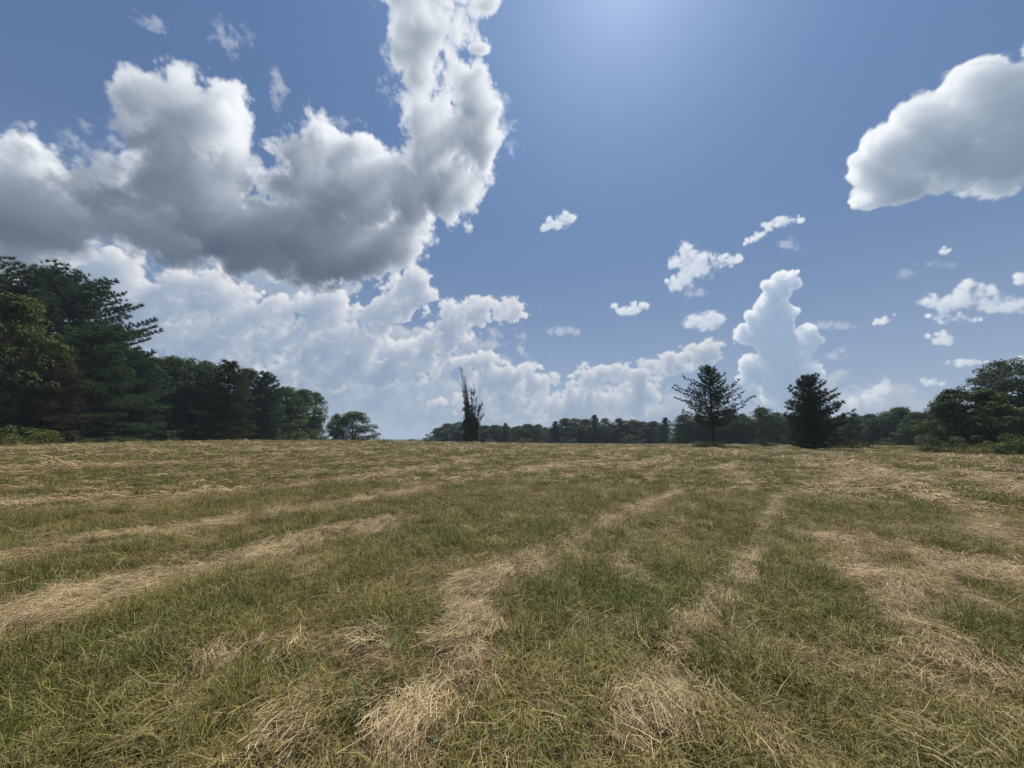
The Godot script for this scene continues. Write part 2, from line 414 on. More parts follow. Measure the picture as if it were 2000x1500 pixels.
		[25.601, 22.652, 2.047, 0.535, 0.440, -2.208, 1.000],
		[24.247, 20.505, 1.807, 0.483, 0.451, -2.003, 1.000],
		[26.188, 22.125, 0.964, 0.249, 0.206, -1.027, 1.000],
		[23.875, 21.684, 2.136, 0.576, 0.488, -2.253, 1.000],
		[24.182, 20.725, 0.994, 0.266, 0.243, -1.086, 1.000],
		[22.965, 21.412, 2.386, 0.654, 0.504, -2.253, 1.000],
		[30.647, 22.515, 0.925, 0.145, 0.100, -1.404, 0.800],
		[29.837, 22.218, 4.289, 0.686, 0.275, -3.492, 1.000],
		[31.962, 22.676, 2.162, 0.325, 0.129, -2.114, 1.000],
		[31.890, 22.603, 1.989, 0.300, 0.143, -2.295, 1.000],
		[30.496, 23.292, 2.459, 0.387, 0.194, -3.051, 1.000],
		[31.925, 22.366, 2.959, 0.445, 0.212, -3.277, 1.000],
		[31.575, 22.600, 1.947, 0.296, 0.131, -2.036, 1.000],
		[17.302, 18.116, 0.495, 0.021, -0.009, -1.341, 1.000],
		[18.192, 18.082, 2.004, 0.079, -0.032, -2.803, 1.000],
		[19.883, 18.500, 1.533, 0.053, -0.050, -2.159, 1.000],
		[18.234, 18.949, 1.831, 0.072, -0.029, -1.724, 1.000],
		[19.967, 18.080, 5.066, 0.174, -0.102, -4.826, 1.000],
		[18.074, 18.244, 1.337, 0.053, -0.022, -1.876, 1.000],
		[15.625, 18.931, 1.994, 0.093, -0.003, -1.770, 1.000],
		[19.429, 18.637, 1.604, 0.058, -0.046, -2.102, 1.000],
		[27.529, 15.494, 0.595, 0.007, -0.037, -0.887, 1.000],
		[29.288, 15.589, 1.486, 0.011, -0.069, -1.335, 1.000],
		[28.327, 16.145, 0.946, 0.009, -0.059, -1.147, 1.000],
		[27.389, 15.804, 2.907, 0.037, -0.105, -2.397, 1.000],
		[27.970, 15.854, 1.010, 0.011, -0.054, -1.139, 1.000],
		[25.784, 16.044, 1.242, 0.022, -0.051, -1.369, 1.000],
		[25.167, 15.436, 1.902, 0.036, -0.048, -1.650, 1.000],
		[45.125, 12.603, 1.299, 0.162, 0.583, -2.586, 0.800],
		[45.189, 12.829, 4.477, 0.555, 0.765, -3.454, 1.000],
		[44.551, 12.593, 4.763, 0.608, 0.738, -3.272, 1.000],
		[44.309, 12.445, 4.359, 0.562, 0.866, -3.793, 1.000],
		[45.005, 12.435, 5.187, 0.649, 0.793, -3.475, 1.000],
		[45.881, 13.007, 6.209, 0.746, 1.332, -6.107, 1.000],
		[44.975, 12.472, 5.792, 0.726, 1.339, -5.882, 1.000],
		[44.404, 12.751, 5.957, 0.765, 1.054, -4.726, 1.000],
		[50.164, 18.252, 2.227, 0.010, -0.341, -3.230, 0.700],
		[50.219, 18.105, 7.717, 0.033, -0.468, -4.543, 0.950],
		[49.921, 18.344, 6.354, 0.034, -0.586, -5.539, 0.950],
		[50.142, 18.606, 7.322, 0.033, -0.760, -6.738, 0.950],
		[49.980, 18.212, 4.617, 0.024, -0.399, -3.858, 0.950],
		[50.390, 18.261, 6.914, 0.025, -0.700, -6.502, 0.950],
		[50.123, 18.110, 6.826, 0.031, -0.649, -6.331, 0.950],
		[50.530, 18.241, 9.596, 0.029, -0.662, -6.120, 0.950],
		[50.726, 13.185, 0.604, 0.015, 0.043, -0.856, 1.000],
		[51.934, 13.814, 2.237, 0.043, 0.045, -1.373, 1.000],
		[48.699, 13.826, 1.996, 0.067, 0.058, -1.342, 1.000],
		[52.505, 13.678, 2.436, 0.041, 0.056, -1.674, 1.000],
		[51.249, 14.453, 1.692, 0.038, 0.033, -1.571, 1.000],
		[49.204, 13.130, 2.487, 0.078, 0.098, -1.778, 1.000],
		[48.405, 13.708, 1.471, 0.051, 0.064, -1.381, 1.000],
		[52.081, 12.994, 1.866, 0.035, 0.058, -1.160, 1.000],
		[53.102, 12.147, 0.692, -0.118, -0.529, -1.229, 1.000],
		[53.457, 12.261, 2.191, -0.374, -0.848, -1.934, 1.000],
		[53.987, 11.369, 4.205, -0.716, -1.371, -3.225, 1.000],
		[53.729, 11.768, 2.298, -0.392, -0.829, -1.924, 1.000],
		[52.290, 12.102, 2.870, -0.488, -0.938, -2.239, 1.000],
		[54.527, 11.505, 4.904, -0.836, -1.303, -2.987, 1.000],
		[52.454, 12.479, 1.639, -0.279, -0.626, -1.458, 1.000],
		[52.793, 12.690, 2.449, -0.418, -0.706, -1.608, 1.000],
		[49.892, 11.690, 0.722, -0.079, -0.424, -1.765, 0.700],
		[49.635, 12.458, 4.900, -0.535, -0.999, -3.938, 0.950],
		[50.610, 11.572, 3.639, -0.402, -0.840, -3.438, 0.950],
		[50.407, 12.105, 4.821, -0.532, -1.172, -4.622, 0.950],
		[51.639, 11.172, 5.902, -0.662, -0.987, -4.031, 0.950],
		[48.344, 12.339, 4.581, -0.490, -1.080, -4.494, 0.950],
		[51.308, 11.274, 7.650, -0.854, -1.232, -5.048, 0.950],
		[49.097, 11.587, 4.524, -0.489, -0.955, -4.119, 0.950],
		[50.572, 11.650, 3.241, -0.358, -0.541, -2.204, 0.950],
		[49.107, 9.821, 1.111, -0.120, -0.392, -1.991, 0.800],
		[49.219, 10.291, 8.118, -0.877, -1.019, -4.920, 1.000],
		[48.710, 10.397, 5.278, -0.566, -1.081, -5.259, 1.000],
		[48.568, 9.725, 3.253, -0.347, -0.556, -2.906, 1.000],
		[49.453, 9.491, 2.950, -0.319, -0.496, -2.575, 1.000],
		[49.249, 9.768, 3.436, -0.371, -0.549, -2.786, 1.000],
		[49.166, 10.306, 3.253, -0.351, -0.529, -2.556, 1.000],
		[48.064, 10.303, 4.403, -0.467, -0.623, -3.129, 1.000],
		[50.231, 7.301, 1.011, -0.111, -0.398, -2.605, 0.800],
		[49.939, 7.334, 4.675, -0.509, -0.504, -3.323, 1.000],
		[49.947, 7.521, 7.640, -0.832, -1.099, -7.057, 1.000],
		[48.906, 7.409, 12.671, -1.357, -1.232, -8.331, 1.000],
		[51.131, 7.078, 8.242, -0.912, -0.981, -6.415, 1.000],
		[50.165, 7.272, 6.434, -0.702, -0.878, -5.789, 1.000],
		[51.515, 7.095, 5.362, -0.597, -0.763, -4.912, 1.000],
		[49.894, 7.221, 4.174, -0.454, -0.506, -3.389, 1.000],
		[49.165, 7.485, 5.284, -0.568, -0.568, -3.767, 1.000],
		[50.601, 7.082, 6.919, -0.760, -0.612, -4.077, 1.000],
		[47.851, 5.573, 1.364, -0.063, 0.056, -2.529, 0.600],
		[48.128, 5.881, 3.744, -0.175, 0.052, -3.283, 0.850],
		[47.456, 5.400, 5.142, -0.231, 0.100, -3.886, 0.850],
		[48.505, 5.456, 3.746, -0.179, 0.084, -3.597, 0.850],
		[48.165, 5.556, 4.806, -0.225, 0.087, -3.950, 0.850],
		[48.813, 5.682, 10.606, -0.516, 0.176, -9.399, 0.850],
		[47.852, 5.665, 5.400, -0.248, 0.078, -3.853, 0.850],
		[47.263, 5.937, 3.692, -0.164, 0.059, -3.664, 0.850],
		[54.192, 13.981, 3.715, 0.347, 0.663, -2.582, 0.700],
		[54.300, 14.388, 3.828, 0.355, 0.785, -3.174, 0.950],
		[54.152, 14.468, 4.364, 0.409, 0.813, -3.312, 0.950],
		[54.237, 14.463, 6.617, 0.616, 0.889, -3.622, 0.950],
		[54.139, 14.357, 5.621, 0.527, 1.191, -4.805, 0.950],
		[54.383, 13.930, 8.102, 0.748, 1.407, -5.447, 0.950],
		[54.225, 14.452, 5.248, 0.489, 1.139, -4.635, 0.950],
		[43.419, 4.910, 0.680, 0.161, 0.431, -0.821, 0.500],
		[44.394, 5.022, 1.801, 0.412, 0.931, -1.759, 0.750],
		[44.448, 5.374, 2.123, 0.484, 0.829, -1.581, 0.750],
		[41.706, 3.797, 1.673, 0.419, 0.737, -1.388, 0.750],
		[44.210, 5.850, 1.268, 0.291, 0.681, -1.321, 0.750],
		[42.754, 4.665, 1.874, 0.453, 0.906, -1.726, 0.750],
		[41.607, 4.397, 1.951, 0.488, 1.146, -2.196, 0.750],
		[4.417, 10.532, 3.137, -0.034, -0.033, -2.348, 0.600],
		[4.093, 10.483, 4.587, -0.046, -0.089, -6.832, 0.850],
		[4.127, 10.901, 3.926, -0.040, -0.078, -5.724, 0.850],
		[4.563, 10.356, 4.114, -0.046, -0.057, -3.975, 0.850],
		[4.278, 10.700, 2.827, -0.030, -0.039, -2.822, 0.850],
		[4.190, 10.409, 4.087, -0.042, -0.080, -6.049, 0.850],
		[53.341, 6.726, 2.104, 0.096, 0.533, -1.944, 0.700],
		[53.074, 6.744, 3.267, 0.154, 0.798, -2.924, 0.950],
		[52.795, 6.470, 6.507, 0.317, 1.502, -5.404, 0.950],
		[52.728, 6.514, 9.308, 0.456, 1.647, -5.953, 0.950],
		[52.728, 6.719, 5.386, 0.264, 1.363, -5.010, 0.950],
		[53.464, 7.052, 3.750, 0.169, 0.618, -2.310, 0.950],
		[52.984, 6.385, 3.092, 0.148, 0.707, -2.519, 0.950],
	],
	"east": [
		[51.414, 27.096, 0.239, 0.042, 0.050, -0.359, 1.000],
		[51.607, 27.528, 0.925, 0.162, 0.077, -0.602, 1.000],
		[55.302, 28.308, 1.616, 0.237, 0.086, -1.002, 1.000],
		[51.945, 27.352, 1.701, 0.294, 0.168, -1.298, 1.000],
		[52.561, 28.718, 1.681, 0.283, 0.120, -1.284, 1.000],
		[48.737, 28.550, 1.281, 0.253, 0.127, -1.040, 1.000],
		[50.904, 28.158, 1.816, 0.329, 0.137, -1.172, 1.000],
		[52.245, 28.203, 1.334, 0.228, 0.122, -1.129, 1.000],
		[54.845, 29.181, 0.381, 0.015, -0.086, -0.336, 1.000],
		[55.070, 30.473, 0.750, 0.028, -0.161, -0.551, 1.000],
		[52.593, 30.287, 1.151, 0.058, -0.258, -1.027, 1.000],
		[56.406, 30.861, 1.602, 0.049, -0.393, -1.216, 1.000],
		[54.798, 30.685, 1.292, 0.050, -0.225, -0.768, 1.000],
		[54.635, 29.649, 0.722, 0.029, -0.147, -0.553, 1.000],
		[55.193, 31.685, 1.042, 0.039, -0.250, -0.776, 1.000],
		[53.600, 31.637, 0.682, -0.006, -0.249, -0.574, 1.000],
		[54.168, 32.247, 1.170, -0.014, -0.449, -0.981, 1.000],
		[54.338, 30.669, 1.608, -0.020, -0.418, -0.981, 1.000],
		[54.929, 31.353, 2.590, -0.038, -0.661, -1.461, 1.000],
		[52.063, 32.005, 1.820, -0.006, -0.740, -1.794, 1.000],
		[55.082, 31.240, 2.067, -0.032, -0.724, -1.599, 1.000],
		[53.729, 31.232, 1.310, -0.013, -0.391, -0.915, 1.000],
		[55.067, 25.381, 0.277, 0.019, -0.025, -0.305, 1.000],
		[54.279, 26.715, 1.755, 0.127, -0.110, -1.043, 1.000],
		[52.389, 25.248, 1.245, 0.103, -0.053, -0.972, 1.000],
		[58.551, 25.555, 1.305, 0.061, -0.089, -0.736, 1.000],
		[53.678, 27.871, 1.386, 0.105, -0.122, -0.962, 1.000],
		[57.157, 25.258, 1.911, 0.105, -0.098, -0.998, 1.000],
		[51.291, 26.605, 1.339, 0.120, -0.057, -0.768, 1.000],
		[47.420, 29.994, 0.500, 0.159, 0.177, -0.499, 1.000],
		[45.738, 29.465, 2.699, 0.904, 0.616, -1.661, 1.000],
		[48.256, 31.571, 1.802, 0.558, 0.338, -1.065, 1.000],
		[48.762, 30.787, 2.392, 0.728, 0.514, -1.544, 1.000],
		[48.547, 30.883, 1.780, 0.545, 0.406, -1.226, 1.000],
		[45.776, 30.309, 1.700, 0.569, 0.536, -1.518, 1.000],
		[48.811, 30.176, 2.230, 0.678, 0.535, -1.545, 1.000],
		[47.842, 25.412, 0.326, 0.012, -0.123, -0.714, 1.000],
		[50.712, 25.145, 3.359, 0.085, -0.406, -2.045, 1.000],
		[49.658, 25.485, 2.928, 0.087, -0.449, -2.320, 1.000],
		[45.690, 26.261, 2.295, 0.109, -0.317, -1.922, 1.000],
		[46.673, 26.546, 1.470, 0.063, -0.229, -1.271, 1.000],
		[46.990, 25.616, 3.146, 0.131, -0.398, -2.382, 1.000],
		[46.824, 25.925, 1.501, 0.064, -0.211, -1.236, 1.000],
		[47.201, 25.638, 1.700, 0.069, -0.220, -1.300, 1.000],
		[49.020, 25.781, 4.360, 0.143, -0.536, -2.789, 1.000],
		[44.932, 25.325, 0.828, 0.073, -0.078, -1.128, 1.000],
		[43.681, 25.581, 4.639, 0.439, -0.266, -4.231, 1.000],
		[45.537, 25.526, 2.930, 0.250, -0.177, -2.265, 1.000],
		[44.102, 25.212, 3.495, 0.323, -0.159, -2.633, 1.000],
		[44.576, 25.081, 3.899, 0.351, -0.248, -3.992, 1.000],
		[43.897, 25.202, 4.014, 0.375, -0.168, -2.870, 1.000],
		[44.291, 25.677, 2.419, 0.222, -0.169, -2.425, 1.000],
		[45.698, 28.075, 0.692, -0.076, -0.253, -0.526, 1.000],
		[46.854, 28.476, 1.258, -0.142, -0.652, -1.281, 1.000],
		[44.683, 28.187, 1.678, -0.181, -0.760, -1.628, 1.000],
		[45.736, 28.414, 1.223, -0.135, -0.446, -0.914, 1.000],
		[44.858, 27.702, 1.000, -0.108, -0.512, -1.106, 1.000],
		[44.938, 29.201, 1.119, -0.122, -0.577, -1.186, 1.000],
		[45.921, 29.563, 1.206, -0.135, -0.640, -1.255, 1.000],
		[58.513, 26.260, 0.305, -0.040, -0.156, -0.217, 1.000],
		[61.218, 26.917, 0.881, -0.119, -0.554, -0.672, 1.000],
		[60.046, 25.534, 1.121, -0.149, -0.543, -0.725, 1.000],
		[58.102, 27.597, 0.886, -0.117, -0.365, -0.490, 1.000],
		[60.631, 26.003, 1.115, -0.149, -0.588, -0.755, 1.000],
		[57.750, 30.083, 0.871, -0.116, -0.376, -0.474, 1.000],
		[61.140, 24.877, 1.031, -0.138, -0.599, -0.785, 1.000],
		[50.005, 30.122, 0.342, 0.100, 0.125, -0.363, 1.000],
	],
	"big": [
		[-32.253, 27.145, 0.077, -0.003, 0.021, -0.169, 0.850],
		[-23.406, 30.925, 0.092, 0.006, 0.029, -0.133, 0.850],
		[-39.608, 28.336, 0.129, -0.015, 0.012, -0.176, 0.700],
		[-42.641, 32.852, 0.196, 0.021, 0.088, -0.177, 0.720],
		[-45.709, 34.803, 0.351, -0.096, -0.041, -0.329, 0.800],
		[-40.520, 35.922, 0.358, 0.038, 0.168, -0.335, 0.750],
		[-27.837, 34.589, 0.156, -0.015, 0.042, -0.346, 0.850],
		[-23.884, 37.146, 0.281, 0.019, 0.123, -0.460, 0.900],
		[-11.699, 39.602, 0.152, 0.005, 0.016, -0.122, 0.620],
		[-8.528, 43.304, 0.197, 0.048, 0.054, -0.215, 0.550],
		[-14.259, 48.580, 0.213, 0.010, 0.034, -0.178, 0.500],
		[-8.832, 50.811, 0.293, 0.009, 0.037, -0.305, 0.500],
		[-14.985, 52.547, 0.204, 0.010, 0.080, -0.375, 0.500],
		[-6.370, 41.634, 0.289, 0.005, 0.018, -0.236, 0.800],
		[-12.249, 33.461, 0.121, 0.086, 0.132, -0.199, 0.850],
		[-7.364, 46.543, 0.553, -0.232, -0.098, -0.507, 0.600],
		[-9.637, 49.494, 0.595, 0.019, 0.101, -0.783, 0.600],
		[-3.860, 43.557, 0.565, -0.176, -0.073, -0.425, 0.800],
		[-5.050, 38.975, 0.455, 0.151, 0.099, -0.343, 0.800],
		[-7.853, 34.737, 0.214, 0.264, 0.381, -0.381, 0.800],
		[-16.112, 45.633, 0.587, 0.029, 0.111, -0.536, 0.500],
		[-54.229, 21.343, 0.298, 0.036, 0.085, -0.169, 0.750],
		[-55.067, 25.381, 0.529, 0.066, 0.226, -0.369, 0.800],
		[-52.371, 18.884, 0.254, 0.029, 0.110, -0.262, 0.800],
		[-49.507, 23.464, 0.342, -0.002, 0.070, -0.344, 0.450],
		[-56.445, 22.886, 0.328, 0.041, 0.123, -0.211, 0.800],
		[-28.252, 23.761, 0.082, 0.006, 0.070, -0.329, 1.300],
		[-18.851, 27.285, 0.170, 0.008, 0.040, -0.256, 1.000],
		[-4.481, 52.651, 0.543, 0.008, 0.040, -0.645, 0.500],
		[-6.147, 49.088, 0.673, 0.013, 0.134, -1.647, 0.700],
		[-43.311, 22.723, 0.227, -0.036, -0.033, -0.303, 0.500],
		[-29.415, 37.143, 0.412, 0.033, 0.325, -0.955, 0.400],
		[-29.716, 26.252, 0.068, 0.005, 0.058, -0.234, 1.500],
		[-25.767, 25.511, 0.098, 0.006, 0.054, -0.262, 1.700],
	],
	"wisp": [
		[41.419, 3.804, 0.295, 0.052, 0.211, -0.519, 1.000],
		[-40.122, 42.580, 0.623, -0.207, -0.024, -0.724, 1.000],
		[-34.548, 40.205, 1.077, 0.317, 0.288, -0.455, 1.000],
		[-47.669, 40.302, 0.664, -0.094, 0.344, -1.351, 1.000],
		[40.864, 9.667, 0.747, -0.069, -0.206, -1.422, 1.000],
		[40.248, 12.888, 0.406, -0.037, -0.304, -1.613, 1.000],
		[26.645, 19.303, 0.776, 0.197, 0.243, -1.074, 1.000],
		[49.467, 17.083, 0.896, -0.099, -0.753, -2.193, 1.000],
		[47.051, 16.962, 1.129, -0.120, -0.494, -1.578, 1.000],
		[0.000, 39.642, 0.731, 0.000, 0.000, -0.858, 1.000],
		[8.206, 15.710, 0.345, -0.007, -0.050, -1.281, 1.000],
		[37.985, 22.668, 0.696, -0.063, -0.431, -1.434, 1.000],
		[-28.184, 38.251, 0.312, 0.024, 0.213, -0.644, 1.000],
		[-20.047, 44.991, 0.724, 0.044, 0.092, -0.357, 0.800],
		[-1.705, 41.797, 0.519, -0.107, -0.039, -0.311, 0.700],
		[-50.377, 27.383, 0.513, 0.061, 0.197, -0.356, 1.000],
	],
	"haze": [
		[-45.894, 11.623, 0.079, 0.008, 0.034, -0.168, 1.000],
		[-28.267, 6.487, 0.047, 0.003, 0.012, -0.212, 1.000],
		[-48.701, 3.855, 0.098, 0.011, 0.019, -0.247, 1.000],
		[-3.816, 4.296, 0.044, 0.000, 0.001, -0.264, 1.000],
		[18.381, 2.646, 0.067, -0.003, -0.005, -0.348, 1.000],
		[36.270, 3.474, 0.167, -0.014, -0.012, -0.271, 1.000],
		[43.848, 3.108, 0.228, -0.022, -0.021, -0.404, 1.000],
		[-18.809, 12.036, 0.056, 0.003, 0.016, -0.231, 1.000],
		[-37.544, 18.044, 0.078, 0.007, 0.065, -0.277, 1.000],
		[50.159, 2.274, 0.198, -0.022, -0.028, -0.586, 0.700],
	],
}
const STRAW_ROWS := [
	[0.42, 0.85, [-4.29, -3.06, -4.17, -3.38, -3.94, -4.20, -3.32, -5.07, -2.87, -6.26, -2.24, -7.31]],
	[0.35, 0.95, [-6.28, -4.56, -6.26, -4.97, -5.93, -5.85, -5.14, -7.31, -3.28, -9.79, -2.48, -11.26]],
	[0.60, 0.75, [-11.77, -8.34, -11.30, -8.79, -8.84, -9.79, -6.90, -12.12, -4.43, -17.00, -2.13, -23.33]],
	[0.14, 1.30, [-1.21, -2.13, -1.22, -2.48, -1.28, -2.93, -1.12, -3.06, -0.88, -2.62]],
	[0.10, 0.90, [-2.03, -2.93, -1.72, -3.06, -1.35, -3.23]],
	[0.20, 1.10, [-0.55, -2.13, -0.45, -2.48, -0.34, -2.82, -0.35, -3.34, -0.33, -4.02, 0.48, -5.37, 1.63, -7.11, 4.94, -11.57]],
	[0.30, 1.10, [-0.34, -4.14, 0.40, -5.27]],
	[0.09, 1.00, [0.52, -2.19, 0.93, -2.57, 1.36, -3.34, 2.15, -4.02, 3.33, -5.48, 7.58, -11.06]],
	[0.12, 1.00, [0.98, -2.62, 0.69, -2.40]],
	[0.28, 0.60, [2.48, -2.23, 2.74, -2.62, 3.21, -3.27, 3.70, -4.02, 4.34, -5.07]],
	[0.60, 1.10, [4.93, -5.98, 5.27, -5.48, 5.53, -4.88, 5.92, -4.71]],
	[0.40, 1.00, [4.00, -4.56, 4.25, -4.02]],
	[0.40, 0.75, [7.32, -5.72, 8.92, -7.74, 12.86, -12.72, 21.35, -23.33]],
	[0.50, 0.75, [13.83, -10.61, 19.93, -17.00, 30.07, -28.71]],
	[0.90, 0.55, [19.20, -25.74, 17.96, -19.67, 8.49, -10.61]],
	[0.09, 0.80, [0.13, -2.26, 0.37, -2.40, 0.53, -2.23]],
	[0.10, 0.80, [1.28, -2.48, 1.45, -2.19]],
	[0.12, 0.90, [1.37, -5.17, 1.30, -4.41]],
	[0.06, 0.80, [-0.86, -2.40, -0.62, -2.19]],
	[0.80, 0.60, [-22.14, -17.00, -19.24, -19.67, -13.93, -21.34]],
	[1.20, 0.50, [-26.32, -28.71, -17.32, -43.97]],
	[0.60, 0.45, [10.10, -25.74, 0.00, -17.00, -2.82, -12.12]],
	[0.12, 0.60, [1.91, -2.82, 2.37, -2.99, 2.36, -2.71]],
]
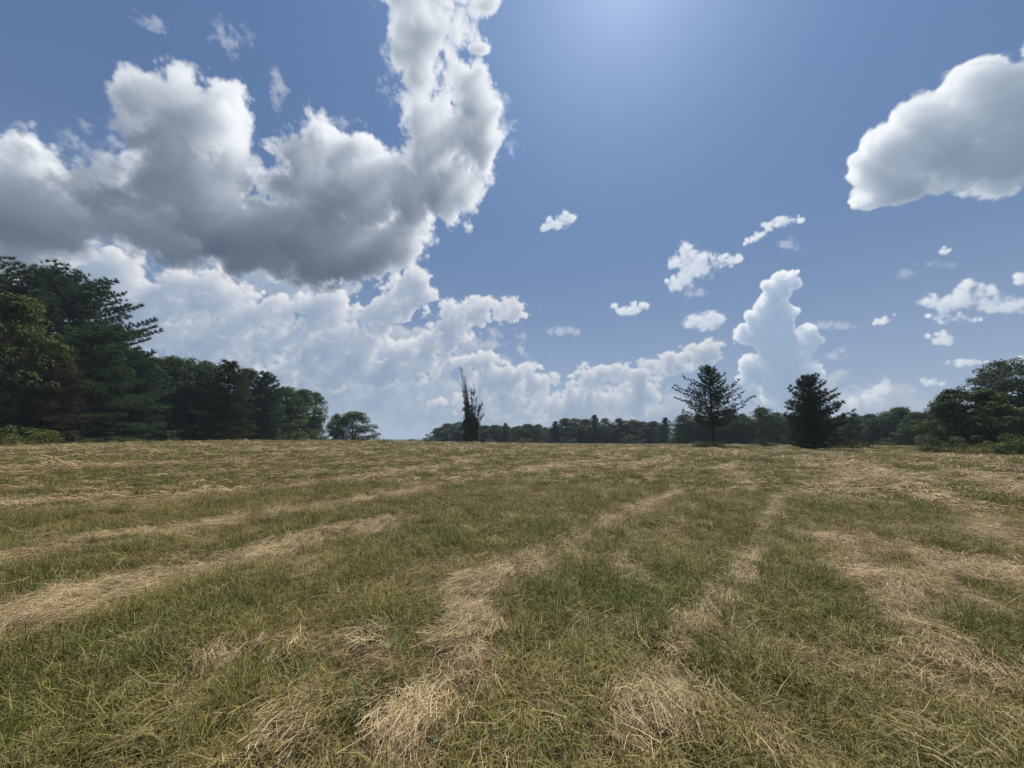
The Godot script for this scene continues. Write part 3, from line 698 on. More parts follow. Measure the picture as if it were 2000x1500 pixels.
# kind, tint, x, z, height, width, label
const TREES := [
	["walnut", "lime", -66.9, -50.0, 19.86, 11.00, "yellow-green leafy tree in front of the tallest pine, cut by left edge"],
	["juniper", "brown", -63.5, -53.0, 11.89, 9.19, "brownish juniper at the foot of the tallest pine"],
	["pinedense", "pine", -67.5, -68.0, 15.68, 10.88, "pine between the broad sweeping pine and the round-topped wood"],
	["bush", "olive", -59.8, -47.5, 3.35, 7.60, "low olive shrub under the yellow-green tree by left edge"],
	["bush", "dark", -58.7, -56.0, 1.69, 8.21, "low dark shrub under the broad sweeping pine"],
	["tall", "deep", -76.5, -80.0, 18.00, 9.60, "first round-topped tree right of the layered pines, tallest of the left wood"],
	["tall", "deep2", -75.9, -84.0, 18.66, 10.08, "second round-topped tree right of the layered pines in left wood"],
	["tall", "deep", -74.4, -87.0, 18.94, 10.44, "third round-topped tree right of the layered pines in left wood"],
	["tall", "deep2", -72.4, -90.0, 19.08, 10.08, "fourth round-topped tree, just behind the dark pine of left wood"],
	["pinedense", "pinebrown", -59.9, -80.0, 16.18, 12.59, "dark brown-green pine standing forward in the middle of left wood"],
	["tall", "deep", -66.8, -97.0, 18.53, 9.05, "narrow leafy tree peeping over the dark pine of left wood"],
	["pinedense", "pineblue", -62.3, -96.0, 16.82, 11.52, "blue-green pine with upswept tip near right half of left wood"],
	["tall", "green", -63.8, -107.0, 15.42, 11.98, "first leafy tree right of the blue-green pine in left wood"],
	["tall", "deep2", -62.7, -114.0, 15.59, 11.55, "second leafy tree right of the blue-green pine in left wood"],
	["open", "green", -62.3, -121.0, 15.98, 9.36, "last leafy tree of left wood with open lobes against the sky"],
	["bush", "green", -58.0, -100.0, 5.81, 10.67, "rounded shrub at the foot of the left wood below its leafy trees"],
	["bush", "green", -57.6, -112.0, 5.51, 8.96, "shrub at the right foot of the left wood by the gap"],
	["bush", "dark", -64.9, -80.0, 5.10, 11.73, "dark understory shrub under the round-topped trees of left wood"],
	["bush", "dark", -69.2, -76.0, 4.41, 11.15, "dark understory shrub nearest the layered pines in left wood"],
	["tall", "green", -64.8, -142.0, 11.18, 6.44, "slim small tree with pointed top between left wood and stake"],
	["round", "green", -55.6, -136.0, 11.32, 13.42, "round small tree standing behind the leaning stake"],
	["bush", "far2", -105.8, -330.0, 2.89, 11.44, "tiny far shrub on the skyline nearest the stake"],
	["bush", "far2", -76.8, -300.0, 4.08, 10.40, "far shrub on the skyline just left of the far treeline"],
	["bush", "far2", -117.4, -320.0, 2.89, 8.53, "tiny far shrub on the skyline touching the round small tree"],
	["bush", "far2", -52.6, -240.0, 6.56, 9.60, "lowest tree at the left end of the far treeline"],
	["walnut", "far2", -46.1, -236.0, 9.60, 14.73, "second tree from the left end of the far treeline"],
	["tall", "far2", -38.6, -232.0, 12.24, 16.89, "rounded tree of the far treeline, two left of the dead snag"],
	["open", "far2", -31.6, -230.0, 13.06, 17.54, "tree of the far treeline right behind the left side of the dead snag"],
	["walnut", "far", -16.5, -228.0, 10.85, 17.39, "tree of the far treeline touching the right side of the dead snag"],
	["tall", "far2", -10.1, -226.0, 11.07, 14.10, "first full tree right of the dead snag in far treeline"],
	["fir", "pine", -3.8, -220.0, 11.39, 7.63, "first dark conifer right of the dead snag in far treeline"],
	["walnut", "far2", 3.0, -226.0, 10.17, 14.10, "second broadleaf tree right of the dead snag in far treeline"],
	["tall", "far", 9.1, -222.0, 11.49, 14.62, "third broadleaf tree right of the dead snag in far treeline"],
	["open", "far2", 15.4, -224.0, 11.28, 13.98, "fourth broadleaf tree right of the dead snag in far treeline"],
	["fir", "pine", 23.8, -212.0, 11.87, 11.31, "second dark conifer right of the dead snag, low and wide, in far treeline"],
	["tall", "far", 29.6, -218.0, 14.20, 13.60, "fifth broadleaf tree right of the dead snag, a tall one in far treeline"],
	["open", "far2", 36.3, -220.0, 14.62, 16.78, "sixth broadleaf tree right of the dead snag in far treeline"],
	["walnut", "far", 42.5, -222.0, 14.16, 15.39, "seventh broadleaf tree right of the dead snag, left of tall dark conifer"],
	["fir", "pine", 44.7, -208.0, 15.00, 11.09, "tallest dark conifer in the middle of the far treeline"],
	["open", "far2", 52.9, -218.0, 14.52, 15.11, "broadleaf tree just right of the tallest dark conifer in far treeline"],
	["walnut", "far", 59.3, -216.0, 14.42, 17.22, "second broadleaf tree right of the tallest dark conifer in far treeline"],
	["tall", "far2", 66.6, -214.0, 13.46, 17.06, "third broadleaf tree right of the tallest dark conifer in far treeline"],
	["open", "far", 71.5, -210.0, 12.41, 13.83, "fourth broadleaf tree right of the tallest dark conifer in far treeline"],
	["walnut", "far2", 76.3, -208.0, 12.32, 12.98, "fifth broadleaf tree right of the tallest dark conifer, beside pointed fir"],
	["fir", "pineblue", 73.7, -185.0, 12.27, 10.36, "dark pointed fir at the right end of far treeline, left of lone open pine"],
	["bush", "lime2", -12.1, -214.0, 5.48, 7.99, "pale green shrub in front of far treeline, nearest the dead snag"],
	["bush", "lime2", 0.0, -212.0, 5.15, 3.96, "narrow pale shrub in front of far treeline, second from dead snag"],
	["bush", "lime2", 7.8, -212.0, 5.71, 11.87, "widest pale green shrub in front of the far treeline"],
	["bush", "lime2", 15.5, -210.0, 4.57, 4.48, "small yellowish shrub in front of far treeline right of widest pale shrub"],
	["bush", "far", 29.9, -206.0, 6.94, 10.99, "dark shrub below the tall broadleaf tree of the far treeline"],
	["bush", "far", 63.3, -200.0, 6.84, 13.33, "dark shrub below the right half of the far treeline"],
	["tall", "green", 71.3, -160.0, 12.32, 10.67, "leafy tree just right of pointed fir, behind lone open pine"],
	["tall", "far2", 76.3, -158.0, 11.78, 10.53, "leafy tree behind left boughs of the lone open pine"],
	["tall", "far", 81.5, -156.0, 10.84, 10.40, "tree directly behind trunk of the lone open pine"],
	["tall", "green", 84.7, -150.0, 13.25, 10.80, "leafy tree just right of the trunk of lone open pine"],
	["tall", "far2", 91.4, -152.0, 12.26, 8.11, "low tree midway between lone open pine and ivy-wrapped snag"],
	["tall", "green", 94.4, -146.0, 14.15, 11.68, "round leafy tree right behind the ivy-wrapped snag"],
	["tall", "far2", 101.9, -148.0, 12.43, 8.68, "leafy tree between ivy-wrapped snag and dense pine"],
	["tall", "far", 110.0, -150.0, 12.67, 10.00, "tree mostly hidden behind the dense pine, left half"],
	["tall", "far2", 120.7, -150.0, 12.37, 12.00, "tree mostly hidden behind the dense pine, right half"],
	["tall", "far", 120.0, -140.0, 10.85, 7.47, "first leafy tree right of the dense pine"],
	["fir", "pine", 122.7, -138.0, 11.10, 8.10, "small dark conifer, second tree right of the dense pine"],
	["tall", "green", 122.2, -132.0, 10.48, 8.10, "third tree right of the dense pine, with lobed top"],
	["tall", "far2", 121.3, -126.0, 9.87, 8.40, "fourth tree right of the dense pine, low rounded"],
	["tall", "green", 112.9, -112.0, 11.18, 11.35, "wide flat-topped tree in the gap between dense pine and right thicket"],
	["tall", "far", 105.5, -100.0, 8.68, 8.00, "dark tree touching the left side of the right thicket"],
	["bush", "dark", 118.2, -128.0, 4.73, 10.24, "dark shrub at the back edge of field right of dense pine"],
	["bush", "dark", 105.2, -106.0, 4.09, 9.89, "grey-green shrub under the wide flat-topped tree"],
	["bush", "pinebrown", 54.2, -64.0, 3.74, 6.83, "dark low thicket against the right side of dense pine"],
	["open", "dark", 68.5, -62.0, 7.34, 6.28, "leafy tree at the left end of the right thicket"],
	["walnut", "dark2", 55.2, -48.0, 7.85, 5.89, "tallest feathery tree in the middle of the right thicket"],
	["walnut", "olive2", 58.3, -47.0, 7.60, 6.89, "broad olive-green tree right of the feathery one in right thicket"],
	["tallopen", "grey", 81.7, -64.0, 14.51, 7.68, "tall grey-green tree rising above right thicket, left of two"],
	["tallopen", "grey", 81.5, -60.0, 14.37, 8.80, "tall grey-green tree cut by right edge of the photo"],
	["bush", "lime2", 51.4, -41.0, 1.91, 3.83, "low yellow-green shrub in front of the right thicket"],
	["bush", "lime", 51.7, -39.0, 3.13, 5.72, "bright yellow-green shrub at right edge in front of thicket"],
	["bush", "dark2", 49.9, -44.5, 3.33, 5.34, "dark shrub at the left foot of right thicket"],
	["bush", "dark2", 51.3, -43.0, 2.26, 4.01, "low dark shrub in the middle foot of right thicket"],
	["bush", "lime2", 35.2, -69.2, 1.43, 2.77, "light green shrub at the base of the lone open pine"],
	["bush", "lime2", 55.1, -84.0, 0.66, 2.69, "small bright shrub at the foot of the ivy-wrapped snag"],
	["bush", "olive", 35.9, -74.0, 0.56, 1.38, "tiny shrub left of the lone open pine"],
]
# ---------------------------------------------------------------- sky: clear air, cumulus clouds, computed as a panorama of directions
const SW := 4096
const SH := 2048
const SUN_AZ := 20.2
const SUN_EL := 55.0

func sky_dir(az: float, el: float) -> Vector3:
	var a := deg_to_rad(az)
	var e := deg_to_rad(el)
	return Vector3(sin(a) * cos(e), sin(e), -cos(a) * cos(e))

func clear_air() -> PackedFloat32Array:
	# blue air, paler towards the horizon and brighter round the sun; smooth, so computed small and enlarged
	var w := 272  # eight columns beyond each end, so that the ends meet
	var h := 256
	var im := Image.create(w, h, false, Image.FORMAT_RGBF)
	var sun := sky_dir(SUN_AZ, SUN_EL)
	for y in h:
		var el := 90.0 - (y + 0.5) / h * 180.0
		for x in w:
			var az := (x - 8 + 0.5) / 256.0 * 360.0
			var ang := rad_to_deg(acos(clampf(sky_dir(az, el).dot(sun), -1.0, 1.0)))
			var up := clampf(sin(deg_to_rad(maxf(el, 0.0))), 0.0, 1.0)
			var c := Vector3(0.060, 0.110, 0.240)
			c = c.lerp(Vector3(0.140, 0.262, 0.515), exp(-ang / 38.0) * 1.3)
			c = c.lerp(Vector3(0.19, 0.335, 0.60), pow(1.0 - up, 2.4) * 0.7)
			c = c.lerp(Vector3(0.43, 0.52, 0.62), pow(1.0 - up, 4.0) * 0.97)
			c += Vector3(0.32, 0.32, 0.31) * exp(-ang / 8.0) + Vector3(0.05, 0.05, 0.05) * exp(-ang / 22.0)
			im.set_pixel(x, y, Color(c.x, c.y, c.z))
	im.resize(SW / 256 * w, SH, Image.INTERPOLATE_CUBIC)
	return im.get_region(Rect2i(SW / 256 * 8, 0, SW, SH)).get_data().to_float32_array()

func cloud_layer(rgb: PackedFloat32Array, blobs: Array, p: Dictionary) -> void:
	var rows := SH / 2
	var step := 360.0 / SW
	var base := PackedFloat32Array()
	base.resize(SW * rows)
	base.fill(-9.0)
	var touched := PackedInt32Array()
	for b in blobs:
		var el0: float = b[1]
		var az0: float = b[0]
		var ce := cos(deg_to_rad(el0))
		var ma: float = b[2]
		var mb: float = b[3]
		var mc: float = b[4]
		var md: float = b[5]
		var wt: float = b[6]
		var det := absf(ma * md - mb * mc)
		var ex := 1.5 * sqrt(md * md + mb * mb) / det
		var ey := 1.5 * sqrt(ma * ma + mc * mc) / det
		var y0 := maxi(0, int((90.0 - el0 - ey) / step))
		var y1 := mini(rows - 1, int((90.0 - el0 + ey) / step))
		var x0 := int(floor((az0 - ex / ce) / step))
		var x1 := int(ceil((az0 + ex / ce) / step))
		for y in range(y0, y1 + 1):
			var dy := 90.0 - (y + 0.5) * step - el0
			for x in range(x0, x1 + 1):
				var dx := ((x + 0.5) * step - az0) * ce
				var q1 := ma * dx + mb * dy
				var q2 := mc * dx + md * dy
				var r := q1 * q1 + q2 * q2
				if r < 2.2:
					var i := y * SW + posmod(x, SW)
					var v := (1.0 - r) * wt
					var o := base[i]
					if o < -8.0:
						touched.append(i)
						base[i] = v
					else:
						var hh := maxf(0.45 - absf(o - v), 0.0) / 0.45
						base[i] = maxf(o, v) + hh * hh * 0.1125
	# billows: rounded lumps with creases, over a coarse warp
	var puffs := FastNoiseLite.new()
	puffs.noise_type = FastNoiseLite.TYPE_SIMPLEX_SMOOTH
	puffs.seed = p.seed
	puffs.frequency = p.freq
	puffs.fractal_type = FastNoiseLite.FRACTAL_RIDGED
	puffs.fractal_octaves = 7
	puffs.fractal_gain = p.get("gain", 0.6)
	puffs.fractal_lacunarity = 2.15
	var soft := FastNoiseLite.new()
	soft.noise_type = FastNoiseLite.TYPE_SIMPLEX_SMOOTH
	soft.seed = p.seed + 7
	soft.frequency = p.freq * 0.8
	soft.fractal_octaves = 7
	soft.fractal_gain = 0.6
	var cosa := PackedFloat32Array()
	var sina := PackedFloat32Array()
	for x in SW:
		cosa.append(cos((x + 0.5) * TAU / SW))
		sina.append(sin((x + 0.5) * TAU / SW))
	var amp_p: float = p.amp_puff
	var amp_s: float = p.amp_soft
	var grow: float = p.grow
	var reach: float = amp_p + amp_s + grow
	var rough := PackedFloat32Array()
	rough.resize(SW * rows)
	for i in touched:
		if base[i] < -reach:
			continue
		var y := i / SW
		var x := i % SW
		var e := PI / 2.0 - (y + 0.5) * PI / SH
		var ce := cos(e) * 57.3
		var px := sina[x] * ce
		var py := sin(e) * 57.3
		var pz := cosa[x] * ce
		var s := soft.get_noise_3d(px, py, pz)
		rough[i] = s * amp_s - puffs.get_noise_3d(px + s * 2.0, py + s * 1.5, pz - s * 2.0) * amp_p
	# the lumps of each cloud: rounded heads that overlap those behind them
	var rng := RandomNumberGenerator.new()
	rng.seed = p.seed
	var relief := PackedFloat32Array()
	relief.resize(SW * rows)
	var heads := []
	for b in blobs:
		if b[6] < 0.45:
			continue
		var det: float = absf(b[2] * b[5] - b[3] * b[4])
		var size := 1.0 / sqrt(det)
		for k in int(p.heads):
			var ang := rng.randf() * TAU
			var rr := sqrt(rng.randf()) * 0.98
			var q1 := cos(ang) * rr
			var q2 := sin(ang) * rr
			var hx: float = (b[5] * q1 - b[3] * q2) / (b[2] * b[5] - b[3] * b[4])
			var hy: float = (b[2] * q2 - b[4] * q1) / (b[2] * b[5] - b[3] * b[4])
			heads.append([b[1] + hy, b[0] + hx / cos(deg_to_rad(b[1])), minf(size, p.head_max) * pow(rng.randf(), 1.6) * 0.42 + size * 0.1])
	heads.sort_custom(func(m, n): return m[0] > n[0])
	for hd in heads:
		var el0: float = hd[0]
		var az0: float = hd[1]
		var rad: float = hd[2]
		var ce := cos(deg_to_rad(el0))
		var sx := wrapf(SUN_AZ - az0, -180.0, 180.0) * ce
		var sy := SUN_EL - el0 + absf(sx) * 0.35
		var sl := sqrt(sx * sx + sy * sy) + 0.001
		sx /= sl
		sy /= sl
		for y in range(maxi(0, int((90.0 - el0 - rad * 1.5) / step)), mini(rows - 1, int((90.0 - el0 + rad * 1.5) / step)) + 1):
			var dy := (90.0 - (y + 0.5) * step - el0) / rad
			for x in range(int(floor((az0 - rad * 1.5 / ce) / step)), int(ceil((az0 + rad * 1.5 / ce) / step)) + 1):
				var i := y * SW + posmod(x, SW)
				var o := base[i]
				if o < -reach:
					continue
				var dx := ((x + 0.5) * step - az0) * ce / rad
				var r := dx * dx + dy * dy - rough[i] * 0.9
				if r < 1.0:
					var up := dx * sx + dy * sy
					var a := clampf((1.0 - r) * 4.0, 0.0, 1.0) * clampf(0.75 + up * 0.9, 0.0, 1.0)
					relief[i] = lerpf(relief[i], clampf(up * 1.1, -1.0, 1.0), a)
					var v := (1.0 - r) * 0.55 + o * 0.35
					if v > o:
						base[i] = lerpf(o, v, 0.6)
	var dens := PackedFloat32Array()
	dens.resize(SW * rows)
	var live := PackedInt32Array()
	for i in touched:
		var b := base[i]
		if b < -reach:
			continue
		var d := b + grow + rough[i]
		if d > 0.0:
			dens[i] = minf(d, 1.4)
			live.append(i)
	base.clear()
	# sunlight left after the cloud between a place and the sun, and the light that seeps through thin cloud
	var reachs: Array = p.steps
	var k_sun: float = p.k_sun
	var k_own: float = p.k_own
	var edge: float = p.edge
	var lump: float = p.lump
	var opac: float = p.opacity
	var white: Vector3 = p.white
	var dark: Vector3 = p.dark
	var air: Vector3 = p.air
	var air_k: float = p.air_k
	for i in live:
		var d := dens[i]
		var y := i / SW
		var x := i % SW
		var el := 90.0 - (y + 0.5) * step
		var az := (x + 0.5) * step
		if az > 180.0:
			az -= 360.0
		var daz := SUN_AZ - az
		if daz < -180.0:
			daz += 360.0
		elif daz > 180.0:
			daz -= 360.0
		var ce := maxf(cos(deg_to_rad(el)), 0.1)
		var dx := daz * ce
		var dy := SUN_EL - el + absf(daz) * 0.25
		var l := sqrt(dx * dx + dy * dy) + 0.001
		dx = dx / l / ce / step
		dy = -dy / l / step
		var sum := 0.0
		var last := 0.0
		for st in reachs:
			var far: float = minf(st, l)
			var yy := clampi(y + int(dy * far), 0, rows - 1)
			sum += dens[yy * SW + posmod(x + int(dx * far), SW)] * (far - last)
			last = far
		var lit := 0.72 * exp(-k_sun * sum) + 0.28 * exp(-k_sun * 0.25 * sum)
		var thin := exp(-k_own * d)
		var glow := clampf(lit * (0.62 + 0.38 * thin) + 0.22 * thin + relief[i] * lump * (0.25 + 0.75 * lit), 0.0, 1.0)
		var col := dark.lerp(white, glow)
		var haze := air_k * exp(-maxf(el, 0.0) / 9.0)
		col = col.lerp(air, minf(haze, 0.85))
		var t := clampf(d / edge, 0.0, 1.0)
		var al := t * t * (3.0 - 2.0 * t) * opac
		var j := i * 3
		rgb[j] = lerpf(rgb[j], col.x, al)
		rgb[j + 1] = lerpf(rgb[j + 1], col.y, al)
		rgb[j + 2] = lerpf(rgb[j + 2], col.z, al)

func cloud_volume(rgb: PackedFloat32Array, blobs: Array, p: Dictionary) -> void:
	# a layer of cloud with depth, cut into slices; each slice takes its sunlight through the slices behind it, further towards the sun
	var rows := SH / 2
	var step := 360.0 / SW
	var base := PackedFloat32Array()
	base.resize(SW * rows)
	base.fill(-9.0)
	var touched := PackedInt32Array()
	for b in blobs:
		var el0: float = b[1]
		var az0: float = b[0]
		var ce := cos(deg_to_rad(el0))
		var ma: float = b[2]
		var mb: float = b[3]
		var mc: float = b[4]
		var md: float = b[5]
		var wt: float = b[6]
		var det := absf(ma * md - mb * mc)
		var ex := 1.6 * sqrt(md * md + mb * mb) / det
		var ey := 1.6 * sqrt(ma * ma + mc * mc) / det
		for y in range(maxi(0, int((90.0 - el0 - ey) / step)), mini(rows - 1, int((90.0 - el0 + ey) / step)) + 1):
			var dy := 90.0 - (y + 0.5) * step - el0
			for x in range(int(floor((az0 - ex / ce) / step)), int(ceil((az0 + ex / ce) / step)) + 1):
				var dx := ((x + 0.5) * step - az0) * ce
				var q1 := ma * dx + mb * dy
				var q2 := mc * dx + md * dy
				var r := q1 * q1 + q2 * q2
				if r < 2.5:
					var i := y * SW + posmod(x, SW)
					var v := 1.0 - r - (1.0 - wt) * 0.8
					var o := base[i]
					if o < -8.0:
						touched.append(i)
						base[i] = v
					else:
						var hh := maxf(0.5 - absf(o - v), 0.0) / 0.5
						base[i] = maxf(o, v) + hh * hh * 0.125
	var lumps := FastNoiseLite.new()
	lumps.noise_type = FastNoiseLite.TYPE_SIMPLEX_SMOOTH
	lumps.seed = p.seed
	lumps.frequency = p.freq
	lumps.fractal_type = FastNoiseLite.FRACTAL_RIDGED
	lumps.fractal_octaves = p.octaves
	lumps.fractal_gain = p.gain
	lumps.fractal_lacunarity = 2.1
	var soft := FastNoiseLite.new()
	soft.noise_type = FastNoiseLite.TYPE_SIMPLEX_SMOOTH
	soft.seed = p.seed + 7
	soft.frequency = p.freq * 0.7
	soft.fractal_octaves = 6
	soft.fractal_gain = 0.6
	var amp_l: float = p.lump
	var amp_s: float = p.soft
	var grow: float = p.grow
	var slices: int = p.slices
	var thick: float = p.thick
	var flat: float = p.flat
	var cap: float = p.get("cap", 0.9)
	# places that can hold cloud: where, how much at most, which way the sunlight comes
	var at := PackedInt32Array()
	var most := PackedFloat32Array()
	var dirs := PackedVector3Array()
	var from := PackedInt32Array()
	var ahead := PackedFloat32Array()
	var gap := thick * 2.0 / slices
	var sun_dir := sky_dir(SUN_AZ, SUN_EL)
	for i in touched:
		if base[i] + grow < -amp_l * 0.7 - amp_s * 0.5:
			continue
		var y := i / SW
		var x := i % SW
		var el := 90.0 - (y + 0.5) * step
		var d := sky_dir((x + 0.5) * step, el)
		var s := soft.get_noise_3dv(d * 57.3) * amp_s
		var m := base[i] + grow + s
		if m + amp_l * 0.7 <= 0.0:
			continue
		var az := (x + 0.5) * step
		var ce := maxf(cos(deg_to_rad(el)), 0.1)
		var dx := wrapf(SUN_AZ - az, -180.0, 180.0) * ce
		var dy := SUN_EL - el + absf(dx) * 0.3
		var l := sqrt(dx * dx + dy * dy) + 0.001
		var shift := minf(tan(deg_to_rad(clampf(l, 5.0, 62.0))) * gap, l) / step
		at.append(i)
		most.append(m)
		# cloud scatters light mostly onwards, so it is brighter and clearer near the sun
		ahead.append(lerpf(0.42, 1.0, smoothstep(22.0, 62.0, rad_to_deg(acos(clampf(d.dot(sun_dir), -1.0, 1.0))))))
		dirs.append(d)
		for turn in [0.42, -0.42]:  # a widening cone, as light spreads in cloud
			var tx: float = (dx * cos(turn) - dy * sin(turn)) / l * shift
			var ty: float = (dx * sin(turn) + dy * cos(turn)) / l * shift
			from.append(clampi(y - roundi(ty), 0, rows - 1) * SW + posmod(x + roundi(tx / ce), SW))
	base.clear()
	var n_at := at.size()
	var shade := PackedFloat32Array()
	shade.resize(SW * rows)
	var k_sun: float = p.k_sun * gap
	var sigma: float = p.sigma * gap
	var white: Vector3 = p.white
	var dark: Vector3 = p.dark
	var air: Vector3 = p.air
	var air_k: float = p.air_k
	for k in slices:
		var w := 1.0 - 2.0 * (k + 0.5) / slices
		var cut := w * w * flat
		var radius := 57.3 + w * thick * 1.2
		var next := PackedFloat32Array()
		next.resize(SW * rows)
		for q in n_at:
			var i := at[q]
			var sh := (shade[from[q * 2]] + shade[from[q * 2 + 1]]) * 0.5
			var m := most[q] - cut
			if m + amp_l * 0.7 > 0.0:
				var d := minf(m + amp_l * (0.36 - lumps.get_noise_3dv(dirs[q] * radius)), cap)
				if d > 0.0:
					var lit := 0.58 * exp(-0.55 * sh) + 0.42 * exp(-0.14 * sh)
					var el := 90.0 - (i / SW + 0.5) * step
					var col := (dark.lerp(white, lit) * Vector3(0.82, 0.96, 1.12).lerp(Vector3.ONE, lit)).lerp(air, minf(air_k * exp(-maxf(el, 0.0) / 8.0), 0.85))
					var al := 1.0 - exp(-sigma * d * minf(d * 4.0, 1.0))
					var j := i * 3
					rgb[j] = lerpf(rgb[j], col.x, al)
					rgb[j + 1] = lerpf(rgb[j + 1], col.y, al)
					rgb[j + 2] = lerpf(rgb[j + 2], col.z, al)
					sh += d * k_sun * ahead[q]
			next[i] = sh
		shade = next

func elsewhere(rng: RandomNumberGenerator, n: int, el_lo: float, el_hi: float, size_lo: float, size_hi: float) -> Array:
	# the same fair weather clouds over the rest of the sky, outside the part in view
	var out := []
	for k in n:
		var az := rng.randf_range(72.0, 288.0)
		var el := rng.randf_range(el_lo, el_hi)
		var s := rng.randf_range(size_lo, size_hi)
		for m in rng.randi_range(3, 5):
			var rx := s * rng.randf_range(0.5, 1.0)
			out.append([az + rng.randf_range(-1.0, 1.0) * s / cos(deg_to_rad(el)), el + rng.randf_range(-0.35, 0.35) * s, 1.0 / rx, 0.0, 0.0, 1.0 / (rx * rng.randf_range(0.45, 0.65)), 1.0])
	return out

func make_sky() -> Sky:
	var rng := RandomNumberGenerator.new()
	rng.seed = 11
	var rgb := clear_air()
	var common := {"white": Vector3(0.97, 0.99, 1.02), "dark": Vector3(0.17, 0.21, 0.27), "air": Vector3(0.36, 0.44, 0.53)}
	var far := {"heads": 4, "head_max": 3.0, "lump": 0.15, "seed": 3, "freq": 0.12, "grow": 0.25, "amp_puff": 0.5, "amp_soft": 0.8, "steps": [0.5, 1.5, 4.0], "k_sun": 0.5, "k_own": 1.6, "edge": 0.5, "opacity": 0.95, "air_k": 0.5}
	far.merge(common)
	cloud_layer(rgb, elsewhere(rng, 40, 2.0, 16.0, 3.0, 7.0) + elsewhere(rng, 20, 12.0, 40.0, 2.0, 5.0) + elsewhere(rng, 12, 24.0, 64.0, 8.0, 14.0), far)
	var vol := {"octaves": 6, "gain": 0.6, "slices": 20}
	var haze := {"seed": 91, "freq": 0.3, "grow": 0.1, "lump": 1.1, "soft": 1.7, "thick": 1.4, "flat": 0.9, "k_sun": 3.0, "sigma": 1.2, "air_k": 0.5, "dark": Vector3(0.22, 0.29, 0.39), "white": Vector3(0.64, 0.66, 0.71)}
	haze.merge(vol)
	haze.merge(common)
	cloud_volume(rgb, CLOUDS.haze, haze)
	var low := {"seed": 3, "freq": 0.4, "grow": 0.06, "lump": 1.35, "soft": 1.5, "thick": 1.3, "flat": 0.9, "k_sun": 3.4, "sigma": 4.2, "air_k": 0.6, "dark": Vector3(0.18, 0.24, 0.34), "white": Vector3(0.86, 0.85, 0.86)}
	low.merge(vol)
	low.merge(common)
	cloud_volume(rgb, CLOUDS.low, low)
	var tower := {"seed": 21, "freq": 0.5, "grow": 0.1, "lump": 0.9, "soft": 0.5, "thick": 1.5, "flat": 0.9, "k_sun": 8.0, "sigma": 14.0, "air_k": 0.8, "dark": Vector3(0.30, 0.37, 0.47)}
	tower.merge(vol)
	tower.merge(common)
	cloud_volume(rgb, CLOUDS.tower, tower)
	var puff := {"seed": 33, "freq": 0.8, "grow": 0.1, "lump": 1.3, "soft": 1.7, "thick": 1.1, "flat": 0.9, "k_sun": 2.4, "sigma": 1.1, "air_k": 0.7, "dark": Vector3(0.30, 0.35, 0.42)}
	puff.merge(vol)
	puff.merge(common)
	cloud_volume(rgb, CLOUDS.puff, puff)
	var wisp := {"seed": 77, "freq": 0.7, "grow": -0.25, "lump": 1.8, "soft": 2.6, "thick": 1.0, "flat": 0.6, "k_sun": 0.4, "sigma": 0.2, "air_k": 0.6, "dark": Vector3(0.30, 0.35, 0.42)}
	wisp.merge(vol)
	wisp.merge(common)
	cloud_volume(rgb, CLOUDS.wisp, wisp)
	var east := {"seed": 41, "freq": 0.24, "grow": 0.15, "lump": 1.2, "soft": 0.9, "thick": 3.6, "flat": 0.9, "k_sun": 2.7, "sigma": 3.0, "air_k": 0.3, "dark": Vector3(0.14, 0.18, 0.235)}
	east.merge(vol)
	east.merge(common)
	cloud_volume(rgb, CLOUDS.east, east)
	var big := {"cap": 1.5, "seed": 58, "freq": 0.15, "grow": 0.05, "lump": 1.5, "soft": 1.5, "thick": 4.2, "flat": 0.9, "k_sun": 1.75, "sigma": 2.2, "air_k": 0.25, "dark": Vector3(0.035, 0.055, 0.09)}
	big.merge(vol)
	big.merge(common)
	cloud_volume(rgb, CLOUDS.big, big)
	var pano := PanoramaSkyMaterial.new()
	pano.panorama = ImageTexture.create_from_image(Image.create_from_data(SW, SH, false, Image.FORMAT_RGBF, rgb.to_byte_array()))
	var sky := Sky.new()
	sky.sky_material = pano
	return sky

# ---------------------------------------------------------------- helpers
const EYE := 1.6
var M := {}
var ground_noise: FastNoiseLite
var patch_noise: FastNoiseLite

